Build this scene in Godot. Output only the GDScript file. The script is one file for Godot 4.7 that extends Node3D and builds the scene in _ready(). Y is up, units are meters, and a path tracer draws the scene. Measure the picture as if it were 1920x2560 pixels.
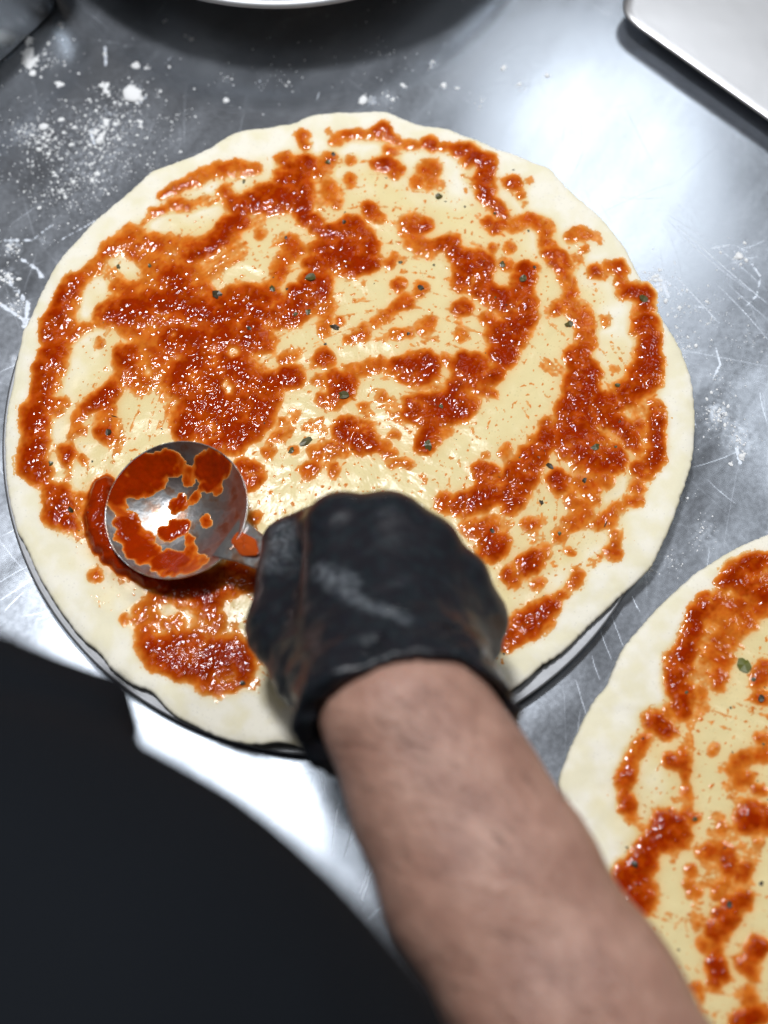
extends Node3D

# A cook's gloved hand spreads tomato sauce over a round of dough on a steel counter, seen from above.
# Units are metres; the counter top is y = 0; the camera looks down over the cook's shoulder. Daub lists are in millimetres from the middle of the dough.

const MM := 0.001
var taken := {}


# ---------------------------------------------------------------- naming
func numbered(called: String) -> String:
	var n: int = taken.get(called, 0)
	taken[called] = n + 1
	return called if n == 0 else "%s_%03d" % [called, n]


func tag(o: Node, label: String, category := "", group := "", kind := "") -> void:
	if label:
		o.set_meta("label", label)
	if category:
		o.set_meta("category", category)
	if group:
		o.set_meta("group", group)
	if kind:
		o.set_meta("kind", kind)


func thing(called: String, label: String, category: String, at := Vector3.ZERO, group := "") -> Node3D:
	var o := Node3D.new()
	o.name = numbered(called)
	o.position = at
	add_child(o, true)
	tag(o, label, category, group)
	return o


func piece(called: String, mesh: Mesh, mat: Material, parent: Node = self) -> MeshInstance3D:
	var o := MeshInstance3D.new()
	if parent == self:
		o.name = numbered(called)
	else:
		var n := 0
		for c in parent.get_children():
			if String(c.name) == called or String(c.name).begins_with(called + "_0"):
				n += 1
		o.name = called if n == 0 else "%s_%03d" % [called, n]
	o.mesh = mesh
	o.material_override = mat
	o.cast_shadow = GeometryInstance3D.SHADOW_CASTING_SETTING_ON
	parent.add_child(o, true)
	return o


# ---------------------------------------------------------------- meshes
func build(v: PackedVector3Array, idx: PackedInt32Array, uv := PackedVector2Array(), col := PackedColorArray(), smooth := true) -> ArrayMesh:
	# front faces run clockwise: the outward side is (c - a) x (b - a)
	if not smooth:
		var v2 := PackedVector3Array()
		var uv2 := PackedVector2Array()
		var col2 := PackedColorArray()
		for i in idx:
			v2.append(v[i])
			if uv.size():
				uv2.append(uv[i])
			if col.size():
				col2.append(col[i])
		v = v2
		uv = uv2
		col = col2
		idx = PackedInt32Array(range(v.size()))
	var nrm := PackedVector3Array()
	nrm.resize(v.size())
	for t in range(0, idx.size(), 3):
		var a := idx[t]
		var b := idx[t + 1]
		var c := idx[t + 2]
		var n := (v[c] - v[a]).cross(v[b] - v[a])
		nrm[a] += n
		nrm[b] += n
		nrm[c] += n
	for i in nrm.size():
		nrm[i] = nrm[i].normalized() if nrm[i].length_squared() > 0.0 else Vector3.UP
	var arr := []
	arr.resize(Mesh.ARRAY_MAX)
	arr[Mesh.ARRAY_VERTEX] = v
	arr[Mesh.ARRAY_NORMAL] = nrm
	if uv.size():
		arr[Mesh.ARRAY_TEX_UV] = uv
	if col.size():
		arr[Mesh.ARRAY_COLOR] = col
	arr[Mesh.ARRAY_INDEX] = idx
	var m := ArrayMesh.new()
	m.add_surface_from_arrays(Mesh.PRIMITIVE_TRIANGLES, arr)
	return m


# rows of rings joined by quads; every ring has the same number of points and closes on itself
func rings(list: Array, closed_ends := true) -> ArrayMesh:
	var n: int = list[0].size()
	var v := PackedVector3Array()
	for r in list:
		v.append_array(r)
	var idx := PackedInt32Array()
	for k in list.size() - 1:
		for i in n:
			var j := (i + 1) % n
			var a := k * n + i
			var b := k * n + j
			var c := a + n
			var d := b + n
			idx.append_array([a, b, c, b, d, c])
	if closed_ends:
		for k in [0, list.size() - 1]:
			var mid := Vector3.ZERO
			for p in list[k]:
				mid += p
			var m := v.size()
			v.append(mid / n)
			for i in n:
				var j := (i + 1) % n
				if k == 0:
					idx.append_array([m, k * n + j, k * n + i])
				else:
					idx.append_array([m, k * n + i, k * n + j])
	return build(v, idx)


# a profile of (radius, height) pairs spun round y
func lathe(profile: PackedVector2Array, sides: int, wobble := 0.0) -> ArrayMesh:
	var v := PackedVector3Array()
	var idx := PackedInt32Array()
	var m := profile.size()
	for i in sides:
		var a := TAU * i / sides
		var w := 1.0 + wobble * sin(a * 3.0 + 1.0) + wobble * 0.6 * sin(a * 7.0)
		for p in profile:
			v.append(Vector3(cos(a) * p.x * w, p.y, sin(a) * p.x * w))
	for i in sides:
		var j := (i + 1) % sides
		for k in m - 1:
			var a := i * m + k
			var b := j * m + k
			idx.append_array([a, a + 1, b, b, a + 1, b + 1])
	return build(v, idx)


# surface nets: one vertex in each cell that the surface crosses, one quad round each crossed edge
func nets(f: Callable, lo: Vector3, hi: Vector3, cell: float, tint: Variant = null) -> ArrayMesh:
	var nx := int((hi.x - lo.x) / cell) + 2
	var ny := int((hi.y - lo.y) / cell) + 2
	var nz := int((hi.z - lo.z) / cell) + 2
	var g := PackedFloat32Array()
	g.resize(nx * ny * nz)
	var at := 0
	for k in nz:
		for j in ny:
			for i in nx:
				g[at] = f.call(lo + Vector3(i, j, k) * cell)
				at += 1
	var v := PackedVector3Array()
	var col := PackedColorArray()
	var cells := PackedInt32Array()
	cells.resize(nx * ny * nz)
	cells.fill(-1)
	var sy := nx
	var sz := nx * ny
	var corner := [0, 1, sy, sy + 1, sz, sz + 1, sz + sy, sz + sy + 1]
	var edges := [[0, 1], [2, 3], [4, 5], [6, 7], [0, 2], [1, 3], [4, 6], [5, 7], [0, 4], [1, 5], [2, 6], [3, 7]]
	for k in nz - 1:
		for j in ny - 1:
			for i in nx - 1:
				var o := i + j * sy + k * sz
				var inside := 0
				for c in 8:
					if g[o + corner[c]] < 0.0:
						inside += 1
				if inside == 0 or inside == 8:
					continue
				var sum := Vector3.ZERO
				var n := 0
				for e in edges:
					var a: float = g[o + corner[e[0]]]
					var b: float = g[o + corner[e[1]]]
					if (a < 0.0) != (b < 0.0):
						var t := a / (a - b)
						var pa := Vector3(e[0] & 1, (e[0] >> 1) & 1, e[0] >> 2)
						var pb := Vector3(e[1] & 1, (e[1] >> 1) & 1, e[1] >> 2)
						sum += pa.lerp(pb, t)
						n += 1
				cells[o] = v.size()
				v.append(lo + (Vector3(i, j, k) + sum / n) * cell)
	if tint != null:
		for p in v:
			col.append(tint.call(p))
	var idx := PackedInt32Array()
	for k in range(1, nz - 1):
		for j in range(1, ny - 1):
			for i in range(1, nx - 1):
				var o := i + j * sy + k * sz
				var s := g[o] < 0.0
				for axis in 3:
					var step: int = [1, sy, sz][axis]
					if s == (g[o + step] < 0.0):
						continue
					var u: int = [sy, sz, 1][axis]
					var w: int = [sz, 1, sy][axis]
					var a := cells[o - u - w]
					var b := cells[o - w]
					var c := cells[o]
					var d := cells[o - u]
					if a < 0 or b < 0 or c < 0 or d < 0:
						continue
					if s:
						idx.append_array([a, c, b, a, d, c])
					else:
						idx.append_array([a, b, c, a, c, d])
	return build(v, idx, PackedVector2Array(), col)


func capsule(p: Vector3, a: Vector3, b: Vector3, ra: float, rb: float) -> float:
	var ab := b - a
	var t := clampf((p - a).dot(ab) / maxf(ab.length_squared(), 1e-12), 0.0, 1.0)
	return p.distance_to(a + ab * t) - lerpf(ra, rb, t)


func smin(a: float, b: float, k: float) -> float:
	var h := maxf(k - absf(a - b), 0.0) / k
	return minf(a, b) - h * h * k * 0.25


# ---------------------------------------------------------------- materials
func noise(s: int, freq: float, octaves := 3, kind := FastNoiseLite.TYPE_SIMPLEX_SMOOTH) -> FastNoiseLite:
	var n := FastNoiseLite.new()
	n.noise_type = kind
	n.seed = s
	n.frequency = freq
	n.fractal_octaves = octaves
	return n


func noise_texture(s: int, freq: float, size := 512, ramp: Gradient = null, octaves := 4, kind := FastNoiseLite.TYPE_SIMPLEX_SMOOTH) -> NoiseTexture2D:
	var t := NoiseTexture2D.new()
	t.width = size
	t.height = size
	t.seamless = true
	t.noise = noise(s, freq, octaves, kind)
	if ramp:
		t.color_ramp = ramp
	return t


func ramp_of(stops: Array) -> Gradient:
	var g := Gradient.new()
	var off := PackedFloat32Array()
	var col := PackedColorArray()
	for s in stops:
		off.append(s[0])
		col.append(s[1])
	g.offsets = off
	g.colors = col
	return g


func mat(linear: Color, rough: float, metal := 0.0) -> StandardMaterial3D:
	var m := StandardMaterial3D.new()
	m.albedo_color = linear.linear_to_srgb()
	m.roughness = rough
	m.metallic = metal
	return m


func relief(m: StandardMaterial3D, tex: Texture2D, cm: float, per_metre: float) -> StandardMaterial3D:
	m.heightmap_enabled = true
	m.heightmap_texture = tex
	m.heightmap_scale = cm
	m.uv1_triplanar = true
	m.uv1_world_triplanar = true
	m.uv1_scale = Vector3.ONE * per_metre
	return m


# ---------------------------------------------------------------- sauce and dough
class Daubs:
	# thickness in mm of what has been spooned over a surface, on a grid in mm
	var x0: float
	var z0: float
	var step: float
	var nx: int
	var nz: int
	var h: PackedFloat32Array
	var film: PackedFloat32Array
	var rise: PackedFloat32Array  # how far the surface stands up, mm
	var wx: PackedFloat32Array
	var wz: PackedFloat32Array

	func _init(a: float, b: float, c: float, d: float, st: float, s: int, warp: float) -> void:
		x0 = a
		z0 = b
		step = st
		nx = int((c - a) / st) + 1
		nz = int((d - b) / st) + 1
		h.resize(nx * nz)
		film.resize(nx * nz)
		rise.resize(nx * nz)
		wx.resize(nx * nz)
		wz.resize(nx * nz)
		var n1 := FastNoiseLite.new()
		n1.seed = s
		n1.frequency = 0.16
		n1.fractal_octaves = 3
		n1.fractal_gain = 0.55
		var i := 0
		for k in nz:
			var z := z0 + k * step
			for j in nx:
				var x := x0 + j * step
				wx[i] = x + warp * n1.get_noise_2d(x, z)
				wz[i] = z + warp * n1.get_noise_2d(x + 700.0, z - 300.0)
				i += 1

	func stamp(pts: Array, t: float, way: int) -> void:
		var n := pts.size() / 3
		for k in maxi(1, n - 1):
			var e := mini(k + 1, n - 1)
			var ax: float = pts[k * 3]
			var az: float = pts[k * 3 + 1]
			var ar: float = pts[k * 3 + 2]
			var bx: float = pts[e * 3]
			var bz: float = pts[e * 3 + 1]
			var br: float = pts[e * 3 + 2]
			var rm := maxf(ar, br) * 1.25 + 2.5
			var i0 := clampi(int((minf(ax, bx) - rm - x0) / step), 0, nx - 1)
			var i1 := clampi(int((maxf(ax, bx) + rm - x0) / step) + 1, 0, nx - 1)
			var k0 := clampi(int((minf(az, bz) - rm - z0) / step), 0, nz - 1)
			var k1 := clampi(int((maxf(az, bz) + rm - z0) / step) + 1, 0, nz - 1)
			var dx := bx - ax
			var dz := bz - az
			var len2 := maxf(dx * dx + dz * dz, 1e-6)
			for kk in range(k0, k1 + 1):
				var o := kk * nx
				for ii in range(i0, i1 + 1):
					var px := wx[o + ii] - ax
					var pz := wz[o + ii] - az
					var s := clampf((px * dx + pz * dz) / len2, 0.0, 1.0)
					px -= dx * s
					pz -= dz * s
					var r := ar + (br - ar) * s
					var q := (px * px + pz * pz) / (r * r)
					if way == 1:
						if q < 1.3:
							var fv := t * clampf((1.3 - q) * 1.6, 0.0, 1.0)
							if fv > film[o + ii]:
								film[o + ii] = fv
					elif way == 2:
						if q < 1.4:
							var keep := clampf((q - 0.6) / 0.8, 0.0, 1.0)
							h[o + ii] *= keep
							film[o + ii] *= 0.3 + 0.7 * keep
					elif way == 3:
						if q < 1.0:
							h[o + ii] = maxf(h[o + ii], t * pow(1.0 - q, 0.6))
					elif q < 1.0:
						# thin pieces are no higher than they are wide
						var v := minf(t, 0.45 * r) * pow(1.0 - q, 0.7)
						if v > h[o + ii]:
							h[o + ii] = v

	func grown(pts: Array, by: float, more: float) -> Array:
		var o := pts.duplicate()
		for i in range(2, o.size(), 3):
			o[i] = o[i] * by + more
		return o

	func pile(pts: Array) -> void:
		stamp(grown(pts, 1.4, 0.5), 12.0, 3)
		stamp(grown(pts, 1.5, 0.9), 0.4, 1)

	func thick(pts: Array) -> void:
		stamp(grown(pts, 1.2, 0.5), 2.1, 0)
		stamp(grown(pts, 1.3, 0.9), 0.42, 1)

	func medium(pts: Array) -> void:
		stamp(grown(pts, 1.18, 0.4), 0.85, 0)
		stamp(grown(pts, 1.3, 0.8), 0.34, 1)

	func smear(pts: Array) -> void:
		stamp(pts, 1.0, 1)

	func gap(pts: Array) -> void:
		stamp(pts, 0.0, 2)

	func blurred(src: PackedFloat32Array, times: int) -> PackedFloat32Array:
		var a := src.duplicate()
		for p in times:
			var b := a.duplicate()
			for k in nz:
				var o := k * nx
				for j in range(1, nx - 1):
					b[o + j] = (a[o + j - 1] + 2.0 * a[o + j] + a[o + j + 1]) * 0.25
			for k in range(1, nz - 1):
				var o := k * nx
				for j in nx:
					a[o + j] = (b[o + j - nx] + 2.0 * b[o + j] + b[o + j + nx]) * 0.25
		return a

	# turns daubs into lumpy sauce: soft joins, pulp, ragged thin places, streaks the spoon left
	func settle(s: int, swirl: Vector2, wet: PackedFloat32Array) -> void:
		var body := blurred(h, 4)
		h = blurred(h, 8)
		film = blurred(film, 3)
		var pulp := FastNoiseLite.new()
		pulp.seed = s + 1
		pulp.frequency = 0.22
		pulp.fractal_octaves = 2
		var fine := FastNoiseLite.new()
		fine.seed = s + 2
		fine.frequency = 0.42
		fine.fractal_octaves = 1
		var streak := FastNoiseLite.new()
		streak.seed = s + 3
		streak.frequency = 0.2
		streak.fractal_octaves = 3
		var i := 0
		for k in nz:
			var z := z0 + k * step
			for j in nx:
				var t := h[i]
				var fl := film[i]
				var w := wet[i] if wet.size() else 0.0
				if t > 0.0 or fl > 0.0 or w > 0.0:
					var x := x0 + j * step
					var p := pulp.get_noise_2d(x, z)
					var q := fine.get_noise_2d(x, z)
					var up := body[i]
					var full := clampf(up / 1.2, 0.0, 1.0)
					# grains of pulp stand out of a smooth, wet surface
					rise[i] = up * (0.5 + 0.03 * p) + full * (0.02 * p + 0.105 * q)
					t = t * (1.0 + 0.38 * p + 0.08 * q + 0.75 * pulp.get_noise_2d(x * 0.3 + 40.0, z * 0.3)) - 0.03
					# smears follow the sweep of the spoon
					var d := Vector2(x, z) - swirl
					var rad := d.length()
					var ang := atan2(d.y, d.x)
					var st := streak.get_noise_2d(rad * 1.3, ang * 14.0)
					var f := fl * (0.2 + 0.16 * st + 0.1 * q) + w * (maxf(0.0, st + 0.3 * p - 0.1) * 0.24 + maxf(0.0, p * 0.6 + q - 0.7) * 0.8 - 0.01 + 0.012 * q)
					t = maxf(t, 0.0) + maxf(f, 0.0)
					rise[i] += maxf(f, 0.0) * 0.4
					if t <= 0.0:
						rise[i] = 0.0
					h[i] = t
				else:
					h[i] = 0.0
				i += 1

	func at(x: float, z: float) -> float:
		var j := clampi(int(round((x - x0) / step)), 0, nx - 1)
		var k := clampi(int(round((z - z0) / step)), 0, nz - 1)
		return rise[k * nx + j]


# tomato on dough: a thin film lets the dough through, a thick layer is deep red
func sauce_color(t: float, v: float) -> Color:
	var a := Color(0.74, 0.50, 0.22)
	var b := Color(0.72, 0.30, 0.075)
	var c := Color(0.63, 0.175, 0.019)
	var d := Color(0.47, 0.072, 0.0055)
	var e := Color(0.29, 0.022, 0.0015)
	var o: Color
	if t < 0.14:
		o = a.lerp(b, t / 0.14)
	elif t < 0.4:
		o = b.lerp(c, (t - 0.14) / 0.26)
	elif t < 1.1:
		o = c.lerp(d, (t - 0.4) / 0.7)
	else:
		o = d.lerp(e, clampf((t - 1.1) / 1.2, 0.0, 1.0))
	return o * (1.0 + 0.18 * v)


class Dough:
	var radii := PackedFloat32Array()  # outline in mm, every half degree
	var waves: FastNoiseLite
	var lifts: Array = []  # where the rim stands up: [angle, half width, height in mm]
	var daubs: Daubs
	var node: Node3D
	var base := 8.6  # mm above the counter

	func outline(pairs: Array, s: int) -> void:
		var n := pairs.size() / 2
		var rough := FastNoiseLite.new()
		rough.seed = s
		rough.frequency = 0.9
		waves = FastNoiseLite.new()
		waves.seed = s + 5
		waves.frequency = 0.022
		for i in 720:
			var a := i * 0.5
			var k := 0
			while k < n and pairs[k * 2] < a:
				k += 1
			var p := (k - 1 + n) % n
			var q := k % n
			var a0: float = pairs[p * 2] - (360.0 if k == 0 else 0.0)
			var a1: float = pairs[q * 2] + (360.0 if k == n else 0.0)
			var t := clampf((a - a0) / maxf(a1 - a0, 1e-4), 0.0, 1.0)
			radii.append(lerpf(pairs[p * 2 + 1], pairs[q * 2 + 1], t))
		for pass_ in 3:
			var old := radii.duplicate()
			for i in 720:
				radii[i] = (old[(i + 719) % 720] + 2.0 * old[i] + old[(i + 1) % 720]) * 0.25
		for i in 720:
			radii[i] += 0.45 * rough.get_noise_1d(i * 0.5) + 0.2 * rough.get_noise_1d(i * 1.7 + 900.0)

	func edge(angle: float) -> float:
		var f := fposmod(rad_to_deg(angle), 360.0) * 2.0
		var i := int(f) % 720
		return lerpf(radii[i], radii[(i + 1) % 720], f - floorf(f))

	func lift(angle: float, rho: float) -> float:
		var o := 0.0
		for l in lifts:
			var d: float = absf(wrapf(rad_to_deg(angle) - l[0], -180.0, 180.0)) / l[1]
			if d < 1.0:
				o += l[2] * (1.0 - d * d) * (1.0 - d * d) * smoothstep(l[3], 1.0, rho)
		return o

	# top of the dough in mm at (x, z) mm from its middle
	func top(x: float, z: float) -> float:
		var r := sqrt(x * x + z * z)
		var a := atan2(z, x)
		var rho := r / edge(a)
		return base + 4.0 + 0.9 * waves.get_noise_2d(x, z) + (0.3 + 0.15 * smoothstep(0.8, 0.95, rho)) * waves.get_noise_2d(x * 3.0 + 50.0, z * 3.0) + lift(a, rho) + 0.7 * smoothstep(0.8, 0.95, rho)


func herb_mesh(shape: int, s: int) -> ArrayMesh:
	# a crumb of dried leaf: a curled, ragged little plate of unit length
	var rng := RandomNumberGenerator.new()
	rng.seed = s
	var n := 9
	var top := PackedVector3Array()
	var slim: float = [0.7, 0.38, 0.14][shape]
	for i in n:
		var a := TAU * i / n
		var r := rng.randf_range(0.7, 1.1)
		var p := Vector3(cos(a) * r, 0, sin(a) * r * slim)
		p.y = 0.22 - 0.2 * p.x * p.x + 0.3 * p.z * p.z / slim + rng.randf_range(-0.06, 0.06)
		top.append(p)
	var v := PackedVector3Array([Vector3(0, 0.3, 0)])
	v.append_array(top)
	for p in top:
		v.append(p - Vector3(0, 0.12, 0))
	v.append(Vector3(0, 0.1, 0))
	var idx := PackedInt32Array()
	for i in n:
		var j := (i + 1) % n
		idx.append_array([0, 1 + i, 1 + j, 1 + i, 1 + n + i, 1 + j, 1 + j, 1 + n + i, 1 + n + j, 2 * n + 1, 1 + n + j, 1 + n + i])
	return build(v, idx, PackedVector2Array(), PackedColorArray(), false)


var herbs := {}
var herb_mats := []


func flake(d: Dough, x: float, z: float, size: float, tone: int, shape: int) -> void:
	var count := herbs.size()
	var key := [shape, count % 3]
	if not herbs.has(key):
		herbs[key] = herb_mesh(shape, 40 + shape * 7 + count % 3)
	if herb_mats.is_empty():
		for c in [Color(0.035, 0.024, 0.008), Color(0.075, 0.066, 0.014), Color(0.115, 0.125, 0.018)]:
			var m := mat(c, 0.4)
			herb_mats.append(m)
	var o := piece("herb_flake", herbs[key], herb_mats[tone], d.node)
	var lie := d.top(x, z) + d.daubs.at(x, z)
	flakes_laid += 1
	o.transform = Transform3D(Basis.from_euler(Vector3(0.15 * sin(flakes_laid * 2.1), flakes_laid * 2.4, 0.15 * cos(flakes_laid * 1.3))).scaled(Vector3.ONE * size * MM), Vector3(x, lie - 0.1 * size, z) * MM)


var flakes_laid := 0


# the slab of dough with its own texture: stain of the sauce, wet middle, floury rim
func make_dough(d: Dough, stain: PackedFloat32Array, wet: PackedFloat32Array, s: int) -> void:
	var f := d.daubs
	var n := f.nx
	var col := PackedByteArray()
	col.resize(f.nx * f.nz * 3)
	var rgh := PackedByteArray()
	rgh.resize(f.nx * f.nz)
	var hgt := PackedByteArray()
	hgt.resize(f.nx * f.nz)
	var blot := noise(s, 0.05, 4)
	var speck := noise(s + 1, 0.9, 2)
	var bub := noise(s + 2, 0.5, 2)
	var srgb := PackedByteArray()
	srgb.resize(1025)
	for i in 1025:
		srgb[i] = int(round(255.0 * Color(i / 1024.0, 0, 0).linear_to_srgb().r))
	for k in f.nz:
		var z := f.z0 + k * f.step
		for j in f.nx:
			var i := k * n + j
			var x := f.x0 + j * f.step
			var w := wet[i]
			var b := blot.get_noise_2d(x, z)
			var q := speck.get_noise_2d(x, z)
			var flour := clampf(0.55 + 1.6 * b, 0.0, 1.0) * (1.0 - w)
			# damp dough is yellower and darker than floured dough
			var r := 0.82 - 0.05 * w + 0.04 * flour
			var g := 0.765 - 0.105 * w + 0.055 * flour
			var bl := 0.56 - 0.21 * w + 0.13 * flour
			var t := clampf(stain[i], 0.0, 1.0)
			r = lerpf(r, 0.74, t)
			g = lerpf(g, 0.36, t)
			bl = lerpf(bl, 0.10, t)
			var v := 1.0 + 0.02 * q + 0.02 * b
			if q > 0.62 and b > 0.1:
				v *= 0.8
			col[i * 3] = srgb[clampi(int(r * v * 1024.0), 0, 1024)]
			col[i * 3 + 1] = srgb[clampi(int(g * v * 1024.0), 0, 1024)]
			col[i * 3 + 2] = srgb[clampi(int(bl * v * 1024.0), 0, 1024)]
			rgh[i] = clampi(int(255.0 * lerpf(0.62 - 0.08 * b, 0.24 + 0.1 * b, w)), 0, 255)
			var u := bub.get_noise_2d(x, z)
			hgt[i] = clampi(int(128.0 + 90.0 * (w * (0.3 * u + 0.45 * q) + (1.0 - w) * 0.12 * q + 0.3 * b)), 0, 255)
	var m := StandardMaterial3D.new()
	m.albedo_texture = ImageTexture.create_from_image(Image.create_from_data(f.nx, f.nz, false, Image.FORMAT_RGB8, col))
	m.roughness = 1.0
	m.roughness_texture = ImageTexture.create_from_image(Image.create_from_data(f.nx, f.nz, false, Image.FORMAT_L8, rgh))
	m.heightmap_enabled = true
	m.heightmap_texture = ImageTexture.create_from_image(Image.create_from_data(f.nx, f.nz, false, Image.FORMAT_L8, hgt))
	m.heightmap_scale = 0.016
	m.texture_repeat = false
	m.metallic_specular = 0.28
	var v := PackedVector3Array()
	var uv := PackedVector2Array()
	var idx := PackedInt32Array()
	var seg := 720
	# rho along the top, then round the edge and back underneath
	var prof := []
	for i in 111:
		prof.append([i / 110.0, 0, 0.0])
	for i in range(1, 7):
		prof.append([1.0, 1, i / 6.0])
	for i in range(1, 7):
		prof.append([1.0 - 0.03 * i, 2, i / 6.0])
	var m2 := prof.size()
	for sgm in seg:
		var a := TAU * sgm / seg
		var e := d.edge(a)
		var c := cos(a)
		var sn := sin(a)
		for p in prof:
			var inset := 1.6
			var r: float = p[0] * (e - inset)
			var y := 0.0
			if p[1] == 0:
				y = d.top(c * r, sn * r)
				if p[0] == 0.0:
					y = d.top(0.0, 0.0)
				var near := maxf(0.0, r - (e - inset - 3.0)) / 3.0
				y -= 0.5 * near * near
			elif p[1] == 1:
				var t: float = p[2]
				var yt := d.top(c * (e - inset), sn * (e - inset)) - 0.5
				var th: float = 3.9 + 0.5 * d.waves.get_noise_2d(c * 700.0, sn * 700.0)
				r = e - inset + inset * sin(t * PI)  # bulges, then turns under
				y = yt - th * (1.0 - cos(t * PI)) * 0.5
			else:
				var yt := d.top(c * (e - inset), sn * (e - inset)) - 0.5 - 3.9
				var low := d.base + 0.05 + d.lift(a, p[0])
				y = lerpf(yt, minf(low, yt + 0.3), p[2])
				r = (e - inset) * p[0]
			v.append(Vector3(c * r, y, sn * r) * MM)
			uv.append(Vector2((c * r - f.x0) / ((f.nx - 1) * f.step), (sn * r - f.z0) / ((f.nz - 1) * f.step)))
	for sgm in seg:
		var o := sgm * m2
		var o2 := ((sgm + 1) % seg) * m2
		for k in m2 - 1:
			if k > 0:
				idx.append_array([o + k, o + k + 1, o2 + k])
			idx.append_array([o2 + k, o + k + 1, o2 + k + 1])
	piece("dough", build(v, idx, uv), m, d.node)


func sauce_mesh(f: Daubs, top: Callable, s: int, inside: Variant = null) -> ArrayMesh:
	var vary := noise(s, 0.12, 3)
	var v := PackedVector3Array()
	var col := PackedColorArray()
	var idx := PackedInt32Array()
	var id := PackedInt32Array()
	id.resize(f.nx * f.nz)
	id.fill(-1)
	var n := f.nx
	for k in f.nz - 1:
		for j in f.nx - 1:
			var o := k * n + j
			if f.h[o] <= 0.02 and f.h[o + 1] <= 0.02 and f.h[o + n] <= 0.02 and f.h[o + n + 1] <= 0.02:
				continue
			if inside != null and not inside.call(f.x0 + (j + 0.5) * f.step, f.z0 + (k + 0.5) * f.step):
				continue
			for q in [o, o + 1, o + n, o + n + 1]:
				if id[q] < 0:
					var x: float = f.x0 + (q % n) * f.step
					var z: float = f.z0 + (q / n) * f.step
					id[q] = v.size()
					v.append(Vector3(x, top.call(x, z) + f.rise[q] - 0.035, z) * MM)
					col.append(sauce_color(f.h[q], vary.get_noise_2d(x, z)))
			idx.append_array([id[o], id[o + 1], id[o + n], id[o + 1], id[o + n + 1], id[o + n]])
	return build(v, idx, PackedVector2Array(), col)


func sauce_material() -> StandardMaterial3D:
	var m := StandardMaterial3D.new()
	m.vertex_color_use_as_albedo = true
	m.roughness = 0.08
	m.metallic_specular = 0.25
	relief(m, noise_texture(71, 0.05, 512, null, 2), 0.0012, 34.0)
	return m


# ---------------------------------------------------------------- the counter
const CN := 1400
const CX := -0.28
const CZ := -0.29
const CS := 0.56
var powder := PackedFloat32Array()
var scored := PackedFloat32Array()
var specks: Array[Transform3D] = []
var dice := RandomNumberGenerator.new()


# flour thrown down: loose crumbs and, under them, a dusty film
func dust(x: float, z: float, r: float, n: int, size: float) -> void:
	for i in n:
		var a := dice.randf() * TAU
		var q := r * absf(dice.randfn(0.0, 0.5))
		var k := size * exp(dice.randfn(-0.35, 0.6)) * 0.75
		var p := Vector3(x + cos(a) * q, 0.0, z + sin(a) * q)
		var b := Basis.from_euler(Vector3(0, dice.randf() * TAU, 0)) * Basis.from_scale(Vector3(k * dice.randf_range(0.7, 1.5), k * dice.randf_range(0.25, 0.5), k))
		specks.append(Transform3D(Basis(b.x * MM, b.y * MM, b.z * MM), Vector3(p.x, k * 0.1, p.z) * MM))
	var heavy := clampf(n * size * size / (r * r) * 0.6, 0.0, 0.22)
	soft(x, z, r * 0.9, heavy)


func soft(x: float, z: float, r: float, v: float) -> void:
	var px := CN / CS
	var cx := (x * MM - CX) * px
	var cz := (z * MM - CZ) * px
	var rr := r * MM * px
	for k in range(maxi(0, int(cz - rr)), mini(CN, int(cz + rr))):
		for j in range(maxi(0, int(cx - rr)), mini(CN, int(cx + rr))):
			var q := ((j - cx) * (j - cx) + (k - cz) * (k - cz)) / (rr * rr)
			if q < 1.0:
				powder[k * CN + j] = minf(1.0, powder[k * CN + j] + v * (1.0 - q) * (1.0 - q))


# a streak of flour dragged across the steel
func wipe_line(pts: Array, r: float, v: float) -> void:
	for k in pts.size() / 2 - 1:
		var a := Vector2(pts[k * 2], pts[k * 2 + 1])
		var b := Vector2(pts[k * 2 + 2], pts[k * 2 + 3])
		var n := int(a.distance_to(b) / (r * 0.4)) + 1
		for i in n:
			var p := a.lerp(b, float(i) / n)
			soft(p.x, p.y, r * dice.randf_range(0.5, 1.2), v * dice.randf())


func scratch(x0: float, z0: float, x1: float, z1: float, v: float) -> void:
	var px := CN / CS
	var a := Vector2(x0 * MM - CX, z0 * MM - CZ) * px
	var b := Vector2(x1 * MM - CX, z1 * MM - CZ) * px
	var n := int(a.distance_to(b)) + 1
	var bow := (b - a).orthogonal() * dice.randf_range(-0.04, 0.04)
	for i in n:
		var t := float(i) / n
		var p := a.lerp(b, t) + bow * 4.0 * t * (1.0 - t)
		if p.x < 1 or p.y < 1 or p.x > CN - 2 or p.y > CN - 2:
			continue
		var k := int(p.y) * CN + int(p.x)
		scored[k] = maxf(scored[k], v * (0.5 + 0.5 * sin(t * PI)) * dice.randf_range(0.6, 1.0))


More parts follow.
